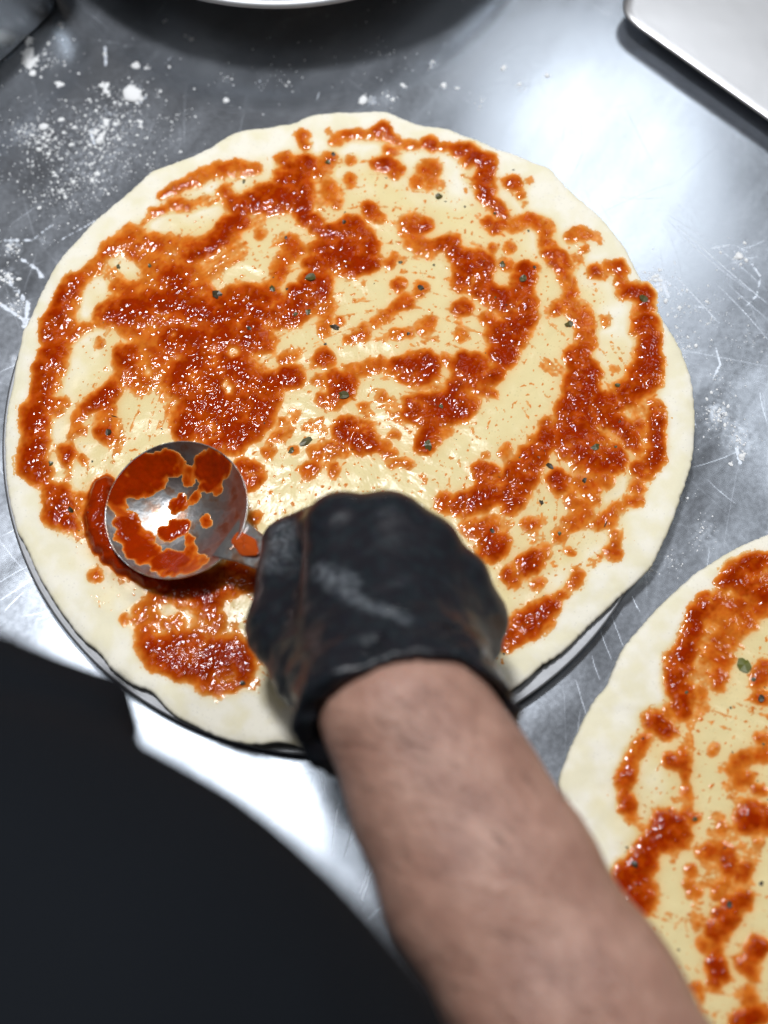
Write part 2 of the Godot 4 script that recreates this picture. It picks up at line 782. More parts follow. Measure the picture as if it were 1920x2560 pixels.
func make_counter() -> void:
	powder.resize(CN * CN)
	scored.resize(CN * CN)
	dice.seed = 7
	dust(-175.5, -193.4, 5.2, 120, 1.30)
	dust(-173.6, -222.7, 2.8, 45, 1.10)
	dust(-177.3, -205.0, 2.4, 26, 1.10)
	dust(-123.0, -175.1, 4.7, 90, 1.20)
	dust(-124.0, -176.2, 8.9, 25, 1.00)
	dust(-159.8, -180.8, 1.8, 12, 1.50)
	dust(-137.0, -178.5, 3.2, 22, 1.10)
	dust(-135.9, -158.5, 2.5, 22, 1.10)
	dust(-138.7, -198.0, 1.0, 6, 1.20)
	dust(-122.4, -191.1, 2.0, 8, 1.60)
	dust(-117.4, -189.9, 1.6, 5, 1.40)
	dust(-142.4, -153.6, 2.7, 10, 1.30)
	dust(-130.9, -158.1, 2.0, 8, 1.30)
	dust(-77.6, -171.2, 1.0, 4, 1.80)
	dust(-119.3, -159.2, 2.3, 8, 1.30)
	dust(-162.1, -215.6, 4.0, 6, 1.00)
	dust(-109.1, -217.9, 1.2, 3, 1.00)
	dust(-96.7, -207.4, 2.8, 6, 0.70)
	dust(-163.6, -149.1, 42.8, 420, 0.55)
	dust(-138.3, -149.1, 38.9, 420, 0.60)
	dust(-155.9, -120.5, 36.6, 300, 0.50)
	dust(-129.6, -169.4, 25.5, 120, 0.60)
	dust(-166.6, -194.6, 25.8, 60, 0.60)
	dust(-175.6, -153.6, 11.7, 30, 0.80)
	dust(-140.8, -127.0, 28.9, 130, 0.50)
	dust(-105.6, -160.3, 31.3, 80, 0.45)
	dust(-112.2, -133.6, 23.2, 70, 0.40)
	dust(-51.3, -183.1, 49.4, 70, 0.40)
	dust(-79.0, -183.1, 5.9, 12, 0.50)
	dust(-2.0, -199.2, 51.7, 60, 0.45)
	dust(29.6, -179.6, 1.8, 6, 1.60)
	dust(35.5, -178.5, 1.2, 4, 1.50)
	dust(23.8, -192.3, 4.0, 12, 0.60)
	dust(2.0, -173.9, 7.9, 16, 0.70)
	dust(9.9, -179.6, 3.9, 10, 0.50)
	dust(-5.9, -171.6, 3.9, 8, 0.90)
	dust(-10.4, -171.2, 1.4, 5, 1.30)
	dust(81.0, -185.3, 1.2, 5, 1.50)
	dust(59.4, -189.9, 1.0, 3, 1.00)
	dust(67.1, -180.8, 7.9, 8, 0.60)
	dust(47.2, -171.6, 11.8, 14, 0.50)
	dust(-176.7, -90.4, 7.6, 45, 0.70)
	dust(-177.5, -75.6, 7.6, 60, 0.80)
	dust(-172.6, -61.1, 9.4, 40, 0.60)
	dust(-161.8, -94.7, 5.7, 12, 0.50)
	dust(128.4, -75.6, 4.7, 20, 0.80)
	dust(129.9, -69.4, 4.7, 24, 0.70)
	dust(126.4, -73.5, 18.9, 45, 0.60)
	dust(138.7, -59.0, 26.2, 90, 0.50)
	dust(153.3, -52.8, 29.9, 90, 0.40)
	dust(168.8, -86.2, 11.4, 20, 0.80)
	dust(135.6, -38.5, 14.9, 60, 0.50)
	dust(153.8, -4.5, 16.5, 110, 0.45)
	dust(162.1, 7.3, 12.7, 90, 0.45)
	dust(162.4, 15.0, 1.5, 12, 1.00)
	dust(152.1, -6.5, 7.3, 40, 0.60)
	dust(133.2, 34.2, 12.6, 30, 0.40)
	dust(142.9, 51.2, 10.7, 60, 0.40)
	dust(127.8, 64.3, 10.7, 40, 0.40)
	dust(116.9, 69.8, 8.9, 20, 0.40)
	dust(94.6, 93.5, 10.5, 12, 0.35)
	dust(169.4, -42.6, 11.2, 30, 0.40)
	dust(155.0, -22.4, 16.6, 50, 0.40)
	dust(-170.5, -32.4, 5.6, 14, 0.50)
	dust(-63.6, 161.7, 0.7, 2, 1.00)
	wipe_line([174.2, -81.9, 177.5, -75.6, 174.8, -65.2, 168.7, -59.0], 0.8, 0.6)
	wipe_line([122.0, -61.1, 126.2, -69.4, 132.0, -73.5, 137.5, -69.4], 0.7, 0.5)
	wipe_line([155.8, -90.4, 165.4, -92.5, 172.7, -88.3], 0.6, 0.7)
	wipe_line([154.2, -38.5, 155.5, -30.4, 151.3, -22.4], 0.7, 0.5)
	wipe_line([132.3, -12.4, 139.4, -8.5, 142.4, 1.4], 1.2, 0.4)
	wipe_line([160.0, 11.1, 161.3, 18.9], 1.0, 0.9)
	wipe_line([137.5, -69.4, 142.6, -61.1, 150.0, -59.0], 0.5, 0.6)
	wipe_line([130.3, -75.6, 133.5, -65.2], 1.0, 0.7)
	wipe_line([-177.3, -73.5, -167.0, -61.1, -168.0, -48.7], 1.6, 0.5)
	wipe_line([-174.5, -86.2, -164.6, -79.8, -160.3, -73.5], 1.5, 0.5)
	wipe_line([-180.1, -61.1, -168.3, -52.8, -160.9, -54.9], 1.2, 0.5)
	wipe_line([-180.8, -94.7, -167.5, -94.7, -158.6, -103.2], 1.2, 0.3)
	wipe_line([-138.9, -202.0, -137.9, -191.1], 1.0, 1.0)
	wipe_line([-143.5, -154.7, -140.8, -146.5], 1.0, 1.0)
	wipe_line([-109.0, -192.3, -105.2, -196.9], 0.6, 0.6)
	wipe_line([-63.1, -178.5, -60.3, -185.3], 0.6, 0.4)
	wipe_line([-33.4, -171.6, -31.5, -177.3], 0.8, 0.4)
	wipe_line([-124.0, -176.2, -120.8, -169.4, -117.0, -173.9], 1.2, 0.7)
	wipe_line([-137.3, -167.1, -133.1, -162.6], 0.8, 0.5)
	wipe_line([-154.2, -94.7, -134.0, -107.5], 0.7, 0.3)
	wipe_line([53.8, 115.0, 64.6, 100.7], 0.5, 0.3)
	for i in 900:
		var a := dice.randfn(0.9, 0.9)
		var l := absf(dice.randfn(0.0, 22.0)) + 4.0
		var x := dice.randf_range(-270, 270)
		var z := dice.randf_range(-280, 260)
		scratch(x, z, x + cos(a) * l, z + sin(a) * l, dice.randf_range(0.05, 0.28))
	scratch(139.4, -103.2, 180.1, -61.1, 0.80)
	scratch(135.8, -105.4, 173.1, -67.3, 0.60)
	scratch(136.8, -107.5, 180.6, -67.3, 0.50)
	scratch(137.8, -75.6, 156.9, -50.8, 0.90)
	scratch(154.7, -73.5, 178.7, -42.6, 0.60)
	scratch(161.2, -72.5, 179.5, -52.8, 0.50)
	scratch(112.4, -222.7, 132.6, -225.0, 0.30)
	scratch(104.5, -227.4, 114.3, -220.3, 0.60)
	scratch(171.0, -90.4, 181.8, -94.7, 0.60)
	scratch(139.4, 20.4, 159.9, 13.1, 0.50)
	scratch(119.4, 22.7, 139.8, 15.0, 0.40)
	scratch(158.9, -79.8, 178.3, -86.2, 0.50)
	scratch(94.5, 95.3, 99.1, 109.7, 0.50)
	scratch(100.0, 89.9, 104.6, 104.3, 0.50)
	scratch(90.5, 107.9, 93.5, 118.5, 0.50)
	scratch(109.2, 80.8, 112.4, 88.1, 0.60)
	scratch(83.1, 118.5, 87.6, 136.0, 0.40)
	scratch(84.3, 132.5, 81.8, 153.2, 0.30)
	scratch(-48.8, 180.2, -43.0, 173.5, 0.80)
	scratch(-27.2, 158.3, -24.5, 168.5, 0.50)
	scratch(-16.7, 193.4, -13.5, 178.5, 0.90)
	scratch(-9.1, 211.3, -3.3, 195.0, 0.90)
	scratch(-10.8, 209.7, -5.0, 193.4, 0.60)
	scratch(-21.7, 195.0, -18.6, 170.1, 0.50)
	scratch(-7.4, 219.3, 0.0, 212.9, 0.70)
	scratch(-15.1, 190.1, -9.3, 180.2, 0.50)
	scratch(-169.0, 82.7, -153.9, 71.7, 0.50)
	scratch(-166.8, 88.1, -158.7, 79.0, 0.50)
	scratch(-162.4, 77.2, -150.7, 68.0, 0.40)
	scratch(-177.7, -103.2, -161.3, -116.2, 0.40)
	scratch(-177.4, -26.4, -163.1, -32.4, 0.50)
	scratch(-132.3, 107.9, -125.7, 100.7, 0.40)
	scratch(-170.4, 53.1, -161.0, 47.5, 0.40)
	scratch(146.3, 26.6, 158.1, 38.0, 0.40)
	scratch(173.0, -16.4, 175.4, -0.6, 0.50)
	scratch(96.7, -40.5, 118.6, -32.4, 0.20)
	scratch(82.0, -215.6, 92.3, -222.7, 0.30)
	scratch(-50.9, -160.3, -77.4, -133.6, 0.20)
	var cloud := noise(91, 0.006, 4)
	var grain := noise(92, 0.12, 3)
	var wipe := noise(93, 0.03, 3)
	var col := PackedByteArray()
	col.resize(CN * CN * 3)
	var orm := PackedByteArray()
	orm.resize(CN * CN * 3)
	for k in CN:
		for j in CN:
			var i := k * CN + j
			var c := cloud.get_noise_2d(j, k)
			var g := grain.get_noise_2d(j, k)
			var w := wipe.get_noise_2d(j * 0.7 + k * 0.5, (k - j) * 0.12)
			var p := clampf(powder[i] * (0.75 + 1.3 * g + 0.8 * c), 0.0, 1.0)
			var s := scored[i]
			var base := 0.41 + 0.03 * c + 0.02 * g + 0.02 * w
			var v := lerpf(base + 0.25 * s, 0.78, p)
			var b := int(255.0 * pow(clampf(v, 0.0, 1.0), 0.4545))
			col[i * 3] = clampi(b - 6, 0, 255)
			col[i * 3 + 1] = b
			col[i * 3 + 2] = clampi(b + 8, 0, 255)
			orm[i * 3] = 255
			orm[i * 3 + 1] = clampi(int(255.0 * (lerpf(0.205 + 0.05 * c + 0.03 * w + 0.02 * g, 0.75, p) + 0.25 * s)), 0, 255)
			orm[i * 3 + 2] = clampi(int(255.0 * (1.0 - 0.75 * p) * (0.86 - 0.45 * s)), 0, 255)
	var m := ORMMaterial3D.new()
	m.albedo_texture = ImageTexture.create_from_image(Image.create_from_data(CN, CN, false, Image.FORMAT_RGB8, col))
	m.orm_texture = ImageTexture.create_from_image(Image.create_from_data(CN, CN, false, Image.FORMAT_RGB8, orm))
	# a slab with a rounded front edge
	var v := PackedVector3Array()
	var uv := PackedVector2Array()
	var idx := PackedInt32Array()
	var prof := [Vector2(-0.9, -0.04), Vector2(-0.9, 0.0)]
	for i in 30:
		prof.append(Vector2(-0.9 + (i + 1) * 1.195 / 30.0, 0.0))
	for i in 6:
		var a := PI * 0.5 * (i + 1) / 6.0
		prof.append(Vector2(0.295 + 0.006 * sin(a), -0.006 + 0.006 * cos(a)))
	prof.append(Vector2(0.301, -0.04))
	for side in 41:
		for p in prof:
			var x := -1.0 + side * 0.05
			v.append(Vector3(x, p.y, p.x))
			uv.append(Vector2((x - CX) / CS, (p.x - CZ) / CS))
	var n := prof.size()
	for i in 40:
		for k in n - 1:
			var a := i * n + k
			idx.append_array([a, a + n, a + 1, a + 1, a + n, a + n + 1])
	var o := piece("countertop", build(v, idx, uv), m)
	tag(o, "scratched stainless steel countertop dusted with flour", "", "", "structure")


func make_flour() -> void:
	# one crumb: a lumpy little stone of twenty faces
	var v := PackedVector3Array()
	var t := (1.0 + sqrt(5.0)) / 2.0
	for p in [Vector3(-1, t, 0), Vector3(1, t, 0), Vector3(-1, -t, 0), Vector3(1, -t, 0), Vector3(0, -1, t), Vector3(0, 1, t), Vector3(0, -1, -t), Vector3(0, 1, -t), Vector3(t, 0, -1), Vector3(t, 0, 1), Vector3(-t, 0, -1), Vector3(-t, 0, 1)]:
		v.append(p.normalized() * dice.randf_range(0.65, 1.15))
	var f := [0, 11, 5, 0, 5, 1, 0, 1, 7, 0, 7, 10, 0, 10, 11, 1, 5, 9, 5, 11, 4, 11, 10, 2, 10, 7, 6, 7, 1, 8, 3, 9, 4, 3, 4, 2, 3, 2, 6, 3, 6, 8, 3, 8, 9, 4, 9, 5, 2, 4, 11, 6, 2, 10, 8, 6, 7, 9, 8, 1]
	var idx := PackedInt32Array()
	for i in range(0, f.size(), 3):
		idx.append_array([f[i], f[i + 2], f[i + 1]])
	var mm := MultiMesh.new()
	mm.transform_format = MultiMesh.TRANSFORM_3D
	mm.mesh = build(v, idx)
	mm.instance_count = specks.size()
	for i in specks.size():
		mm.set_instance_transform(i, specks[i])
	var o := MultiMeshInstance3D.new()
	o.name = numbered("flour")
	o.multimesh = mm
	o.material_override = mat(Color(0.82, 0.83, 0.83), 0.95)
	add_child(o, true)
	tag(o, "white flour crumbs scattered over the steel countertop", "flour", "", "stuff")


# ---------------------------------------------------------------- pans, bowl, tub, plate
func make_pan(label: String, at: Vector3, r: float) -> void:
	var o := thing("baking_pan", label, "baking pan", at, "round baking pans under the dough")
	var m := mat(Color(0.27, 0.275, 0.285), 0.55, 0.8)
	relief(m, noise_texture(15, 0.02, 512, null, 4), 0.02, 9.0)
	var p := PackedVector2Array()
	for q in [[0.0, 1.4], [r - 16.0, 1.4], [r - 13.0, 2.0], [r - 8.0, 7.6], [r - 6.0, 8.6], [r - 2.2, 8.9], [r - 1.2, 9.5], [r - 0.3, 9.4], [r + 0.2, 8.6], [r - 0.1, 7.8], [r - 1.0, 7.6], [r - 2.0, 8.0], [r - 6.0, 7.7], [r - 7.2, 6.9], [r - 12.4, 0.9], [r - 15.8, 0.4], [0.0, 0.4]]:
		p.append(Vector2(q[0], q[1] * 0.86) * MM)
	p.reverse()
	piece("dish", lathe(p, 220), m, o)


func make_bowl() -> void:
	var o := thing("mixing_bowl", "pale steel mixing bowl with only its near rim in view", "mixing bowl", Vector3(-0.051, 0, -0.3340))
	var m := mat(Color(0.56, 0.55, 0.53), 0.2, 1.0)
	var p := PackedVector2Array()
	for q in [[0.0, 0.6], [62, 0.6], [78, 3], [100, 14], [117, 27], [129, 40], [134, 41.5], [139, 42.6], [140.4, 43.2], [140.6, 44.0], [140.0, 44.6], [138.5, 44.4], [133, 43.4], [127.5, 41.4], [115.5, 28.4], [98.5, 15.4], [76, 4.2], [60, 1.8], [0.0, 1.8]]:
		p.append(Vector2(q[0], q[1]) * MM)
	piece("shell", lathe(p, 160), m, o)
	var roll := PackedVector2Array()
	for i in 13:
		var a := TAU * i / 12.0
		roll.append(Vector2(138.0 + 3.4 * cos(a), 43.9 + 1.9 * sin(a)) * MM)
	roll.reverse()
	piece("rim", lathe(roll, 160), mat(Color(0.36, 0.37, 0.38), 0.45, 0.7), o)
	var c := PackedVector2Array()
	for q in [[115, 28.6], [80, 31], [40, 34], [0.0, 36]]:
		c.append(Vector2(q[0], q[1]) * MM)
	var fl := piece("flour_heap", lathe(c, 96, 0.004), relief(mat(Color(0.8, 0.8, 0.78), 0.95), noise_texture(31, 0.04, 256), 0.3, 12.0), o)
	fl.set_meta("label", "white flour heaped in the bowl")


func rounded_path(pts: Array, r: float, steps := 8) -> PackedVector2Array:
	var out := PackedVector2Array()
	var n := pts.size()
	for i in n:
		var a: Vector2 = pts[(i + n - 1) % n]
		var b: Vector2 = pts[i]
		var c: Vector2 = pts[(i + 1) % n]
		var u := (a - b).normalized()
		var w := (c - b).normalized()
		for k in steps + 1:
			var t := float(k) / steps
			var p := b + u * r * (1.0 - t) * (1.0 - t) + w * r * t * t
			out.append(p)
	return out


# stacks inset copies of an outline at given heights: [inset, height] from the outside in
func stepped(path: PackedVector2Array, levels: Array) -> ArrayMesh:
	var mid := Vector2.ZERO
	for p in path:
		mid += p / path.size()
	var list := []
	for l in levels:
		var ring := PackedVector3Array()
		for i in path.size():
			var p := path[i]
			var d := (p - mid)
			var k: float = 1.0 - l[0] / maxf(d.length(), 1e-6)
			ring.append(Vector3(mid.x + d.x * k, l[1], mid.y + d.y * k))
		list.append(ring)
	return rings(list)


func make_plate() -> void:
	var o := thing("upturned_tray", "brushed steel tray lying upside down at the back right, one rounded corner showing", "tray", Vector3.ZERO)
	var m := mat(Color(0.60, 0.60, 0.61), 0.3, 0.88)
	relief(m, noise_texture(22, 0.01, 512, null, 3), 0.006, 5.0)
	var u := Vector2(0.753, 0.657)
	var w := Vector2(0.657, -0.753)
	var c := Vector2(0.1120, -0.2155)
	var path := rounded_path([c, c + w * 0.20, c + w * 0.20 + u * 0.30, c + u * 0.30], 0.016)
	var lv := [[0.016, 0.001], [0.0155, 0.0108], [0.0010, 0.0112], [0.0, 0.0118], [0.0008, 0.0126], [0.0030, 0.0132], [0.0060, 0.0134]]
	piece("bottom", stepped(path, lv), m, o)


func make_tub() -> void:
	var o := thing("steel_tub", "steel food tub whose rim cuts the back left corner", "food tub", Vector3.ZERO)
	var m := mat(Color(0.45, 0.47, 0.49), 0.25, 1.0)
	var u := Vector2(0.64, -0.768)
	var w := Vector2(-0.768, -0.64)
	var c := Vector2(-0.1965, -0.1735)
	var path := rounded_path([c - u * 0.16, c + u * 0.077, c + u * 0.077 + w * 0.14, c - u * 0.16 + w * 0.14], 0.02)
	var lv := [[0.014, 0.001], [0.011, 0.003], [0.008, 0.044], [0.0075, 0.046], [0.001, 0.0468], [0.0, 0.0475], [0.001, 0.0484], [0.0085, 0.0484], [0.0095, 0.0475], [0.0125, 0.006], [0.018, 0.003]]
	piece("shell", stepped(path, lv), m, o)


# ---------------------------------------------------------------- the spoon
const BOWL_AT := Vector3(-0.0892, 0.0305, 0.0508)
const BOWL_RX := 31.6
const BOWL_RZ := 30.2


func bowl_inner(x: float, z: float) -> float:
	var q := (x * x) / (BOWL_RX * BOWL_RX) + (z * z) / (BOWL_RZ * BOWL_RZ)
	return -14.5 * maxf(0.0, 1.0 - pow(q, 1.15))


func make_spoon() -> void:
	var o := thing("serving_spoon", "steel serving spoon smeared with sauce, held in the gloved hand", "spoon", Vector3.ZERO)
	var m := mat(Color(0.74, 0.73, 0.71), 0.33, 0.95)
	# a dull, smeared surface: water marks and a thin orange film
	m.albedo_color = Color.WHITE
	m.albedo_texture = noise_texture(34, 0.012, 512, ramp_of([[0.0, Color(0.62, 0.38, 0.26)], [0.36, Color(0.74, 0.58, 0.48)], [0.5, Color(0.80, 0.79, 0.78)], [0.7, Color(0.72, 0.73, 0.74)], [1.0, Color(0.88, 0.88, 0.88)]]), 5)
	relief(m, noise_texture(33, 0.02, 512, null, 5), 0.02, 14.0)
	var lean := Transform3D(Basis(Vector3(1, 0.20, 0).normalized(), Vector3(-0.20, 1, 0.05).normalized(), Vector3(0.0, -0.05, 1).normalized()), BOWL_AT)
	var v := PackedVector3Array()
	var idx := PackedInt32Array()
	var seg := 96
	var rows := []
	for i in 25:
		rows.append([i / 24.0, 0.0])
	rows.append([1.012, 0.35])
	rows.append([1.014, -0.5])
	for i in 25:
		rows.append([1.012 - i / 24.0 * 1.012, -1.1])
	for s in seg:
		var a := TAU * s / seg
		for r in rows:
			var x: float = cos(a) * r[0] * BOWL_RX
			var z: float = sin(a) * r[0] * BOWL_RZ
			v.append(Vector3(x, bowl_inner(x, z) + r[1], z) * MM)
	var n := rows.size()
	for s in seg:
		var b := ((s + 1) % seg) * n
		for k in n - 1:
			idx.append_array([s * n + k, s * n + k + 1, b + k, b + k, s * n + k + 1, b + k + 1])
	piece("bowl", build(v, idx), m, o).transform = lean
	# the handle rises from the rim into the fist
	var path := [Vector3(-66.5, 31.6, 63.5), Vector3(-62.5, 33.8, 66.2), Vector3(-58.0, 35.8, 69.0), Vector3(-50, 39, 74), Vector3(-42, 42, 79), Vector3(-20, 50, 92), Vector3(8, 58, 110), Vector3(22, 62, 119)]
	var wide := [11.0, 9.6, 8.2, 7.0, 6.2, 6.0, 6.0, 4.0]
	var list := []
	for i in path.size():
		var a: Vector3 = path[maxi(0, i - 1)]
		var b: Vector3 = path[mini(path.size() - 1, i + 1)]
		var along := (b - a).normalized()
		var side := along.cross(Vector3.UP).normalized()
		var up := side.cross(along).normalized()
		var ring := PackedVector3Array()
		for k in 16:
			var t := TAU * k / 16
			var p: Vector3 = path[i] + side * cos(t) * wide[i] + up * (sin(t) * 1.1 + 0.9 * cos(t) * cos(t) - 0.4)
			ring.append(p * MM)
		list.append(ring)
	piece("handle", rings(list), m, o)
	var blob := []
	for i in 13:
		var t := i / 12.0
		var ring := PackedVector3Array()
		for k in 20:
			var a := TAU * k / 20
			var r := sin(t * PI) * (1.0 + 0.10 * sin(a * 2.0 + 0.6) + 0.07 * sin(a * 5.0 + 1.0))
			ring.append(Vector3(cos(a) * r * 8.2, -cos(t * PI) * (1.1 + 0.3 * sin(a * 3.0)), sin(a) * r * 4.6) * MM)
		blob.append(ring)
	var drip := piece("sauce_drip", rings(blob), mat(Color(0.44, 0.066, 0.007), 0.12), o)
	drip.transform = Transform3D(Basis.from_euler(Vector3(0.1, -0.6, 0.5)), Vector3(-58.5, 36.9, 68.6) * MM)
	drip.set_meta("label", "orange sauce on the neck of the spoon")
	# sauce clinging to the inside
	var f := Daubs.new(-34, -33, 34, 33, 0.4, 55, 2.6)
	f.thick([-19.9, -18.8, 5.9, -13.1, -19.3, 5.9, -22.6, -15.0, 5.1, -25.2, -11.2, 2.9])
	f.thick([-14.7, -15.0, 3.7, -5.7, -24.3, 3.5, -4.1, -22.1, 2.9])
	f.thick([11.7, -21.5, 4.5, 17.0, -19.9, 4.0, 10.1, -17.2, 4.0, 9.1, -13.4, 2.4, 21.2, -18.8, 2.4])
	f.medium([1.7, -17.7, 2.9])
	f.medium([15.7, -9.5, 1.3])
	f.thick([-3.8, -5.7, 3.1])
	f.medium([3.8, -7.9, 2.7, 4.8, -10.1, 1.6])
	f.smear([-8.9, -1.4, 2.7])
	f.thick([-4.6, 5.2, 3.7, -7.8, 6.8, 2.9, -1.5, 4.1, 2.4])
	f.medium([8.5, 2.5, 2.9, 11.7, 3.0, 2.1])
	f.medium([1.7, 10.6, 2.1])
	f.thick([-6.7, 21.0, 5.1, -1.5, 22.6, 5.6, -4.6, 25.9, 2.9])
	f.medium([4.8, 23.2, 4.5, 9.1, 22.1, 4.0])
	f.medium([3.8, 15.0, 2.9])
	f.smear([12.2, 22.1, 2.7, 14.3, 19.3, 2.1])
	f.medium([-24.1, 0.3, 3.2, -27.8, -3.0, 3.2])
	f.medium([-22.6, 8.4, 5.1, -17.3, 10.1, 4.0, -13.1, 14.4, 2.9])
	f.thick([-25.2, 4.1, 3.2, -21.0, 11.2, 3.7, -16.2, 16.6, 4.0])
	f.medium([-11.0, 18.8, 2.9])
	f.thick([-28.6, -7.9, 2.7, -27.6, -12.3, 2.9])
	f.smear([14.3, 10.1, 3.2])
	f.smear([3.8, -21.5, 4.8])
	f.settle(60, Vector2(40, 30), PackedFloat32Array())
	for i in f.h.size():
		f.h[i] = maxf(0.0, f.h[i] - 0.36) * 2.4 + (0.4 if f.h[i] > 0.36 else 0.0)
		if f.h[i] <= 0.0:
			f.rise[i] = 0.0
	var sm := sauce_material()
	sm.vertex_color_use_as_albedo = true
	var c := piece("sauce_coating", sauce_mesh(f, bowl_inner, 61, func(x: float, z: float) -> bool: return (x * x) / (BOWL_RX * BOWL_RX) + (z * z) / (BOWL_RZ * BOWL_RZ) < 0.985), sm, o)
	c.transform = lean
	c.set_meta("label", "red sauce clinging to the inside of the bowl")


# ---------------------------------------------------------------- the cook
var skin_n: FastNoiseLite
var fold_n: FastNoiseLite
const ARM := [Vector3(3, 82, 108), Vector3(6.8, 94, 138), Vector3(7.8, 100.5, 153), Vector3(21.8, 99.4, 181.4), Vector3(37.3, 99.5, 212.4), Vector3(62.8, 98.6, 256.1), Vector3(89.7, 96.1, 301), Vector3(113, 98, 348)]
const ARM_HALF := [19.0, 25.5, 29.2, 33.0, 36.8, 39.0, 41.0, 42.0]


func arm_sdf(p: Vector3) -> float:
	# two rods side by side make the flat oval of a forearm
	var d := 1e9
	for i in ARM.size() - 1:
		var a: Vector3 = ARM[i] * MM
		var b: Vector3 = ARM[i + 1] * MM
		var side := (b - a).cross(Vector3.UP).normalized()
		var ra: float = ARM_HALF[i] * MM
		var rb: float = ARM_HALF[i + 1] * MM
		var k := 0.76
		for s in [-1.0, 1.0]:
			d = smin(d, capsule(p, a + side * s * ra * (1.0 - k), b + side * s * rb * (1.0 - k), ra * k, rb * k), 0.012)
	return d


func body_sdf(p: Vector3) -> float:
	var d := arm_sdf(p)
	d = smin(d, capsule(p, Vector3(0.113, 0.098, 0.348), Vector3(0.098, 0.24, 0.43), 0.043, 0.05), 0.02)
	d = smin(d, capsule(p, Vector3(0.098, 0.24, 0.43), Vector3(0.05, 0.40, 0.49), 0.05, 0.055), 0.02)
	return d + 0.0006 * skin_n.get_noise_3dv(p * 1000.0)


const HAND := [
	# [from, to, radius from, radius to], mm: wrist to knuckles, then each finger, the heel of the hand and the thumb
	[Vector3(-14, 86, 132), Vector3(-16, 79, 77), 21, 15.5], [Vector3(0, 90, 132), Vector3(1.5, 83, 78.5), 23, 16.5],
	[Vector3(12, 87, 130), Vector3(15, 80, 85.5), 22, 15.5], [Vector3(20, 80, 128), Vector3(28, 73, 96), 20, 13.5],
	[Vector3(34, 65, 109), Vector3(22, 72, 130), 15.5, 19],
	[Vector3(-17, 79, 75), Vector3(-26, 52, 68), 14, 11], [Vector3(-26, 52, 68), Vector3(-13, 40, 84), 11, 9.6], [Vector3(-13, 40, 84), Vector3(-4, 48, 93), 9.6, 8.6],
	[Vector3(1, 83, 77), Vector3(-3, 53, 66), 14.5, 11], [Vector3(-3, 53, 66), Vector3(6, 40, 83), 11, 9.8], [Vector3(6, 40, 83), Vector3(12, 47, 93), 9.8, 8.8],
	[Vector3(15, 80, 84.6), Vector3(14, 51, 73), 13.5, 10.5], [Vector3(14, 51, 73), Vector3(20, 40, 89), 10.5, 9.4], [Vector3(20, 40, 89), Vector3(22, 47, 100), 9.4, 8.4],
	[Vector3(28.6, 73, 95), Vector3(29, 48, 84), 12, 9.3], [Vector3(29, 48, 84), Vector3(31, 40, 98), 9.3, 8.3], [Vector3(31, 40, 98), Vector3(30, 46, 108), 8.3, 7.6],
	[Vector3(-26, 70, 128), Vector3(-38.5, 59, 110), 19, 14.8], [Vector3(-38.5, 59, 110), Vector3(-37.5, 53, 88), 14.5, 12.4], [Vector3(-37.5, 53, 88), Vector3(-40.5, 47, 71), 12.2, 10.2],
	[Vector3(-10, 66, 112), Vector3(18, 62, 112), 20, 18],
]

func glove_sdf(p: Vector3) -> float:
	var d := 1e9
	for i in HAND.size():
		var b: Array = HAND[i]
		var c := capsule(p, b[0] * MM, b[1] * MM, b[2] * MM, b[3] * MM)
		d = smin(d, c, 0.0075 if i < 5 or i == 20 else (0.010 if i > 16 else 0.004))
	# the cuff lies round the wrist; its open end is nearer the knuckles on top and droops on the thumb side
	var arm := arm_sdf(p)
	var n := Vector3(0.15, 0.50, 0.85).normalized()
	var wave := 0.0010 * sin(p.x * 110.0) + 0.0004 * sin(p.x * 260.0 + 1.0)
	var cut := (p - Vector3(0.002, 0.124, 0.1425)).dot(n) + wave
	var flare := 0.0034 + 0.0045 * smoothstep(0.0, -0.025, p.x) + 0.0022 * smoothstep(-0.03, 0.0, cut) * (0.6 - 0.4 * sin(p.x * 60.0 + 1.4)) + 0.0011 * fold_n.get_noise_3dv(p * Vector3(2600, 1200, 700))
	var cuff := maxf(arm - flare, maxf(cut, -0.042 - cut))
	d = smin(d, cuff, 0.010)
	# slack film: long creases from the thumb across the back, tight folds at the wrist
	var q := p * 1000.0
	var back := smoothstep(95.0, 125.0, q.z)
	var u := q.x * 0.35 + q.z * 0.94
	var w := q.x * 0.94 - q.z * 0.35
	d += 0.0007 * fold_n.get_noise_3d(u * 2.4, w * 0.5, q.y * 0.6) * (0.5 + 1.8 * back) + 0.0004 * absf(fold_n.get_noise_3d(u * 4.0 + 90.0, w * 0.7, q.y)) * (0.4 + back)
	# hollow where the arm goes in
	if cut > -0.02:
		d = maxf(d, 0.0013 - arm)
	return d


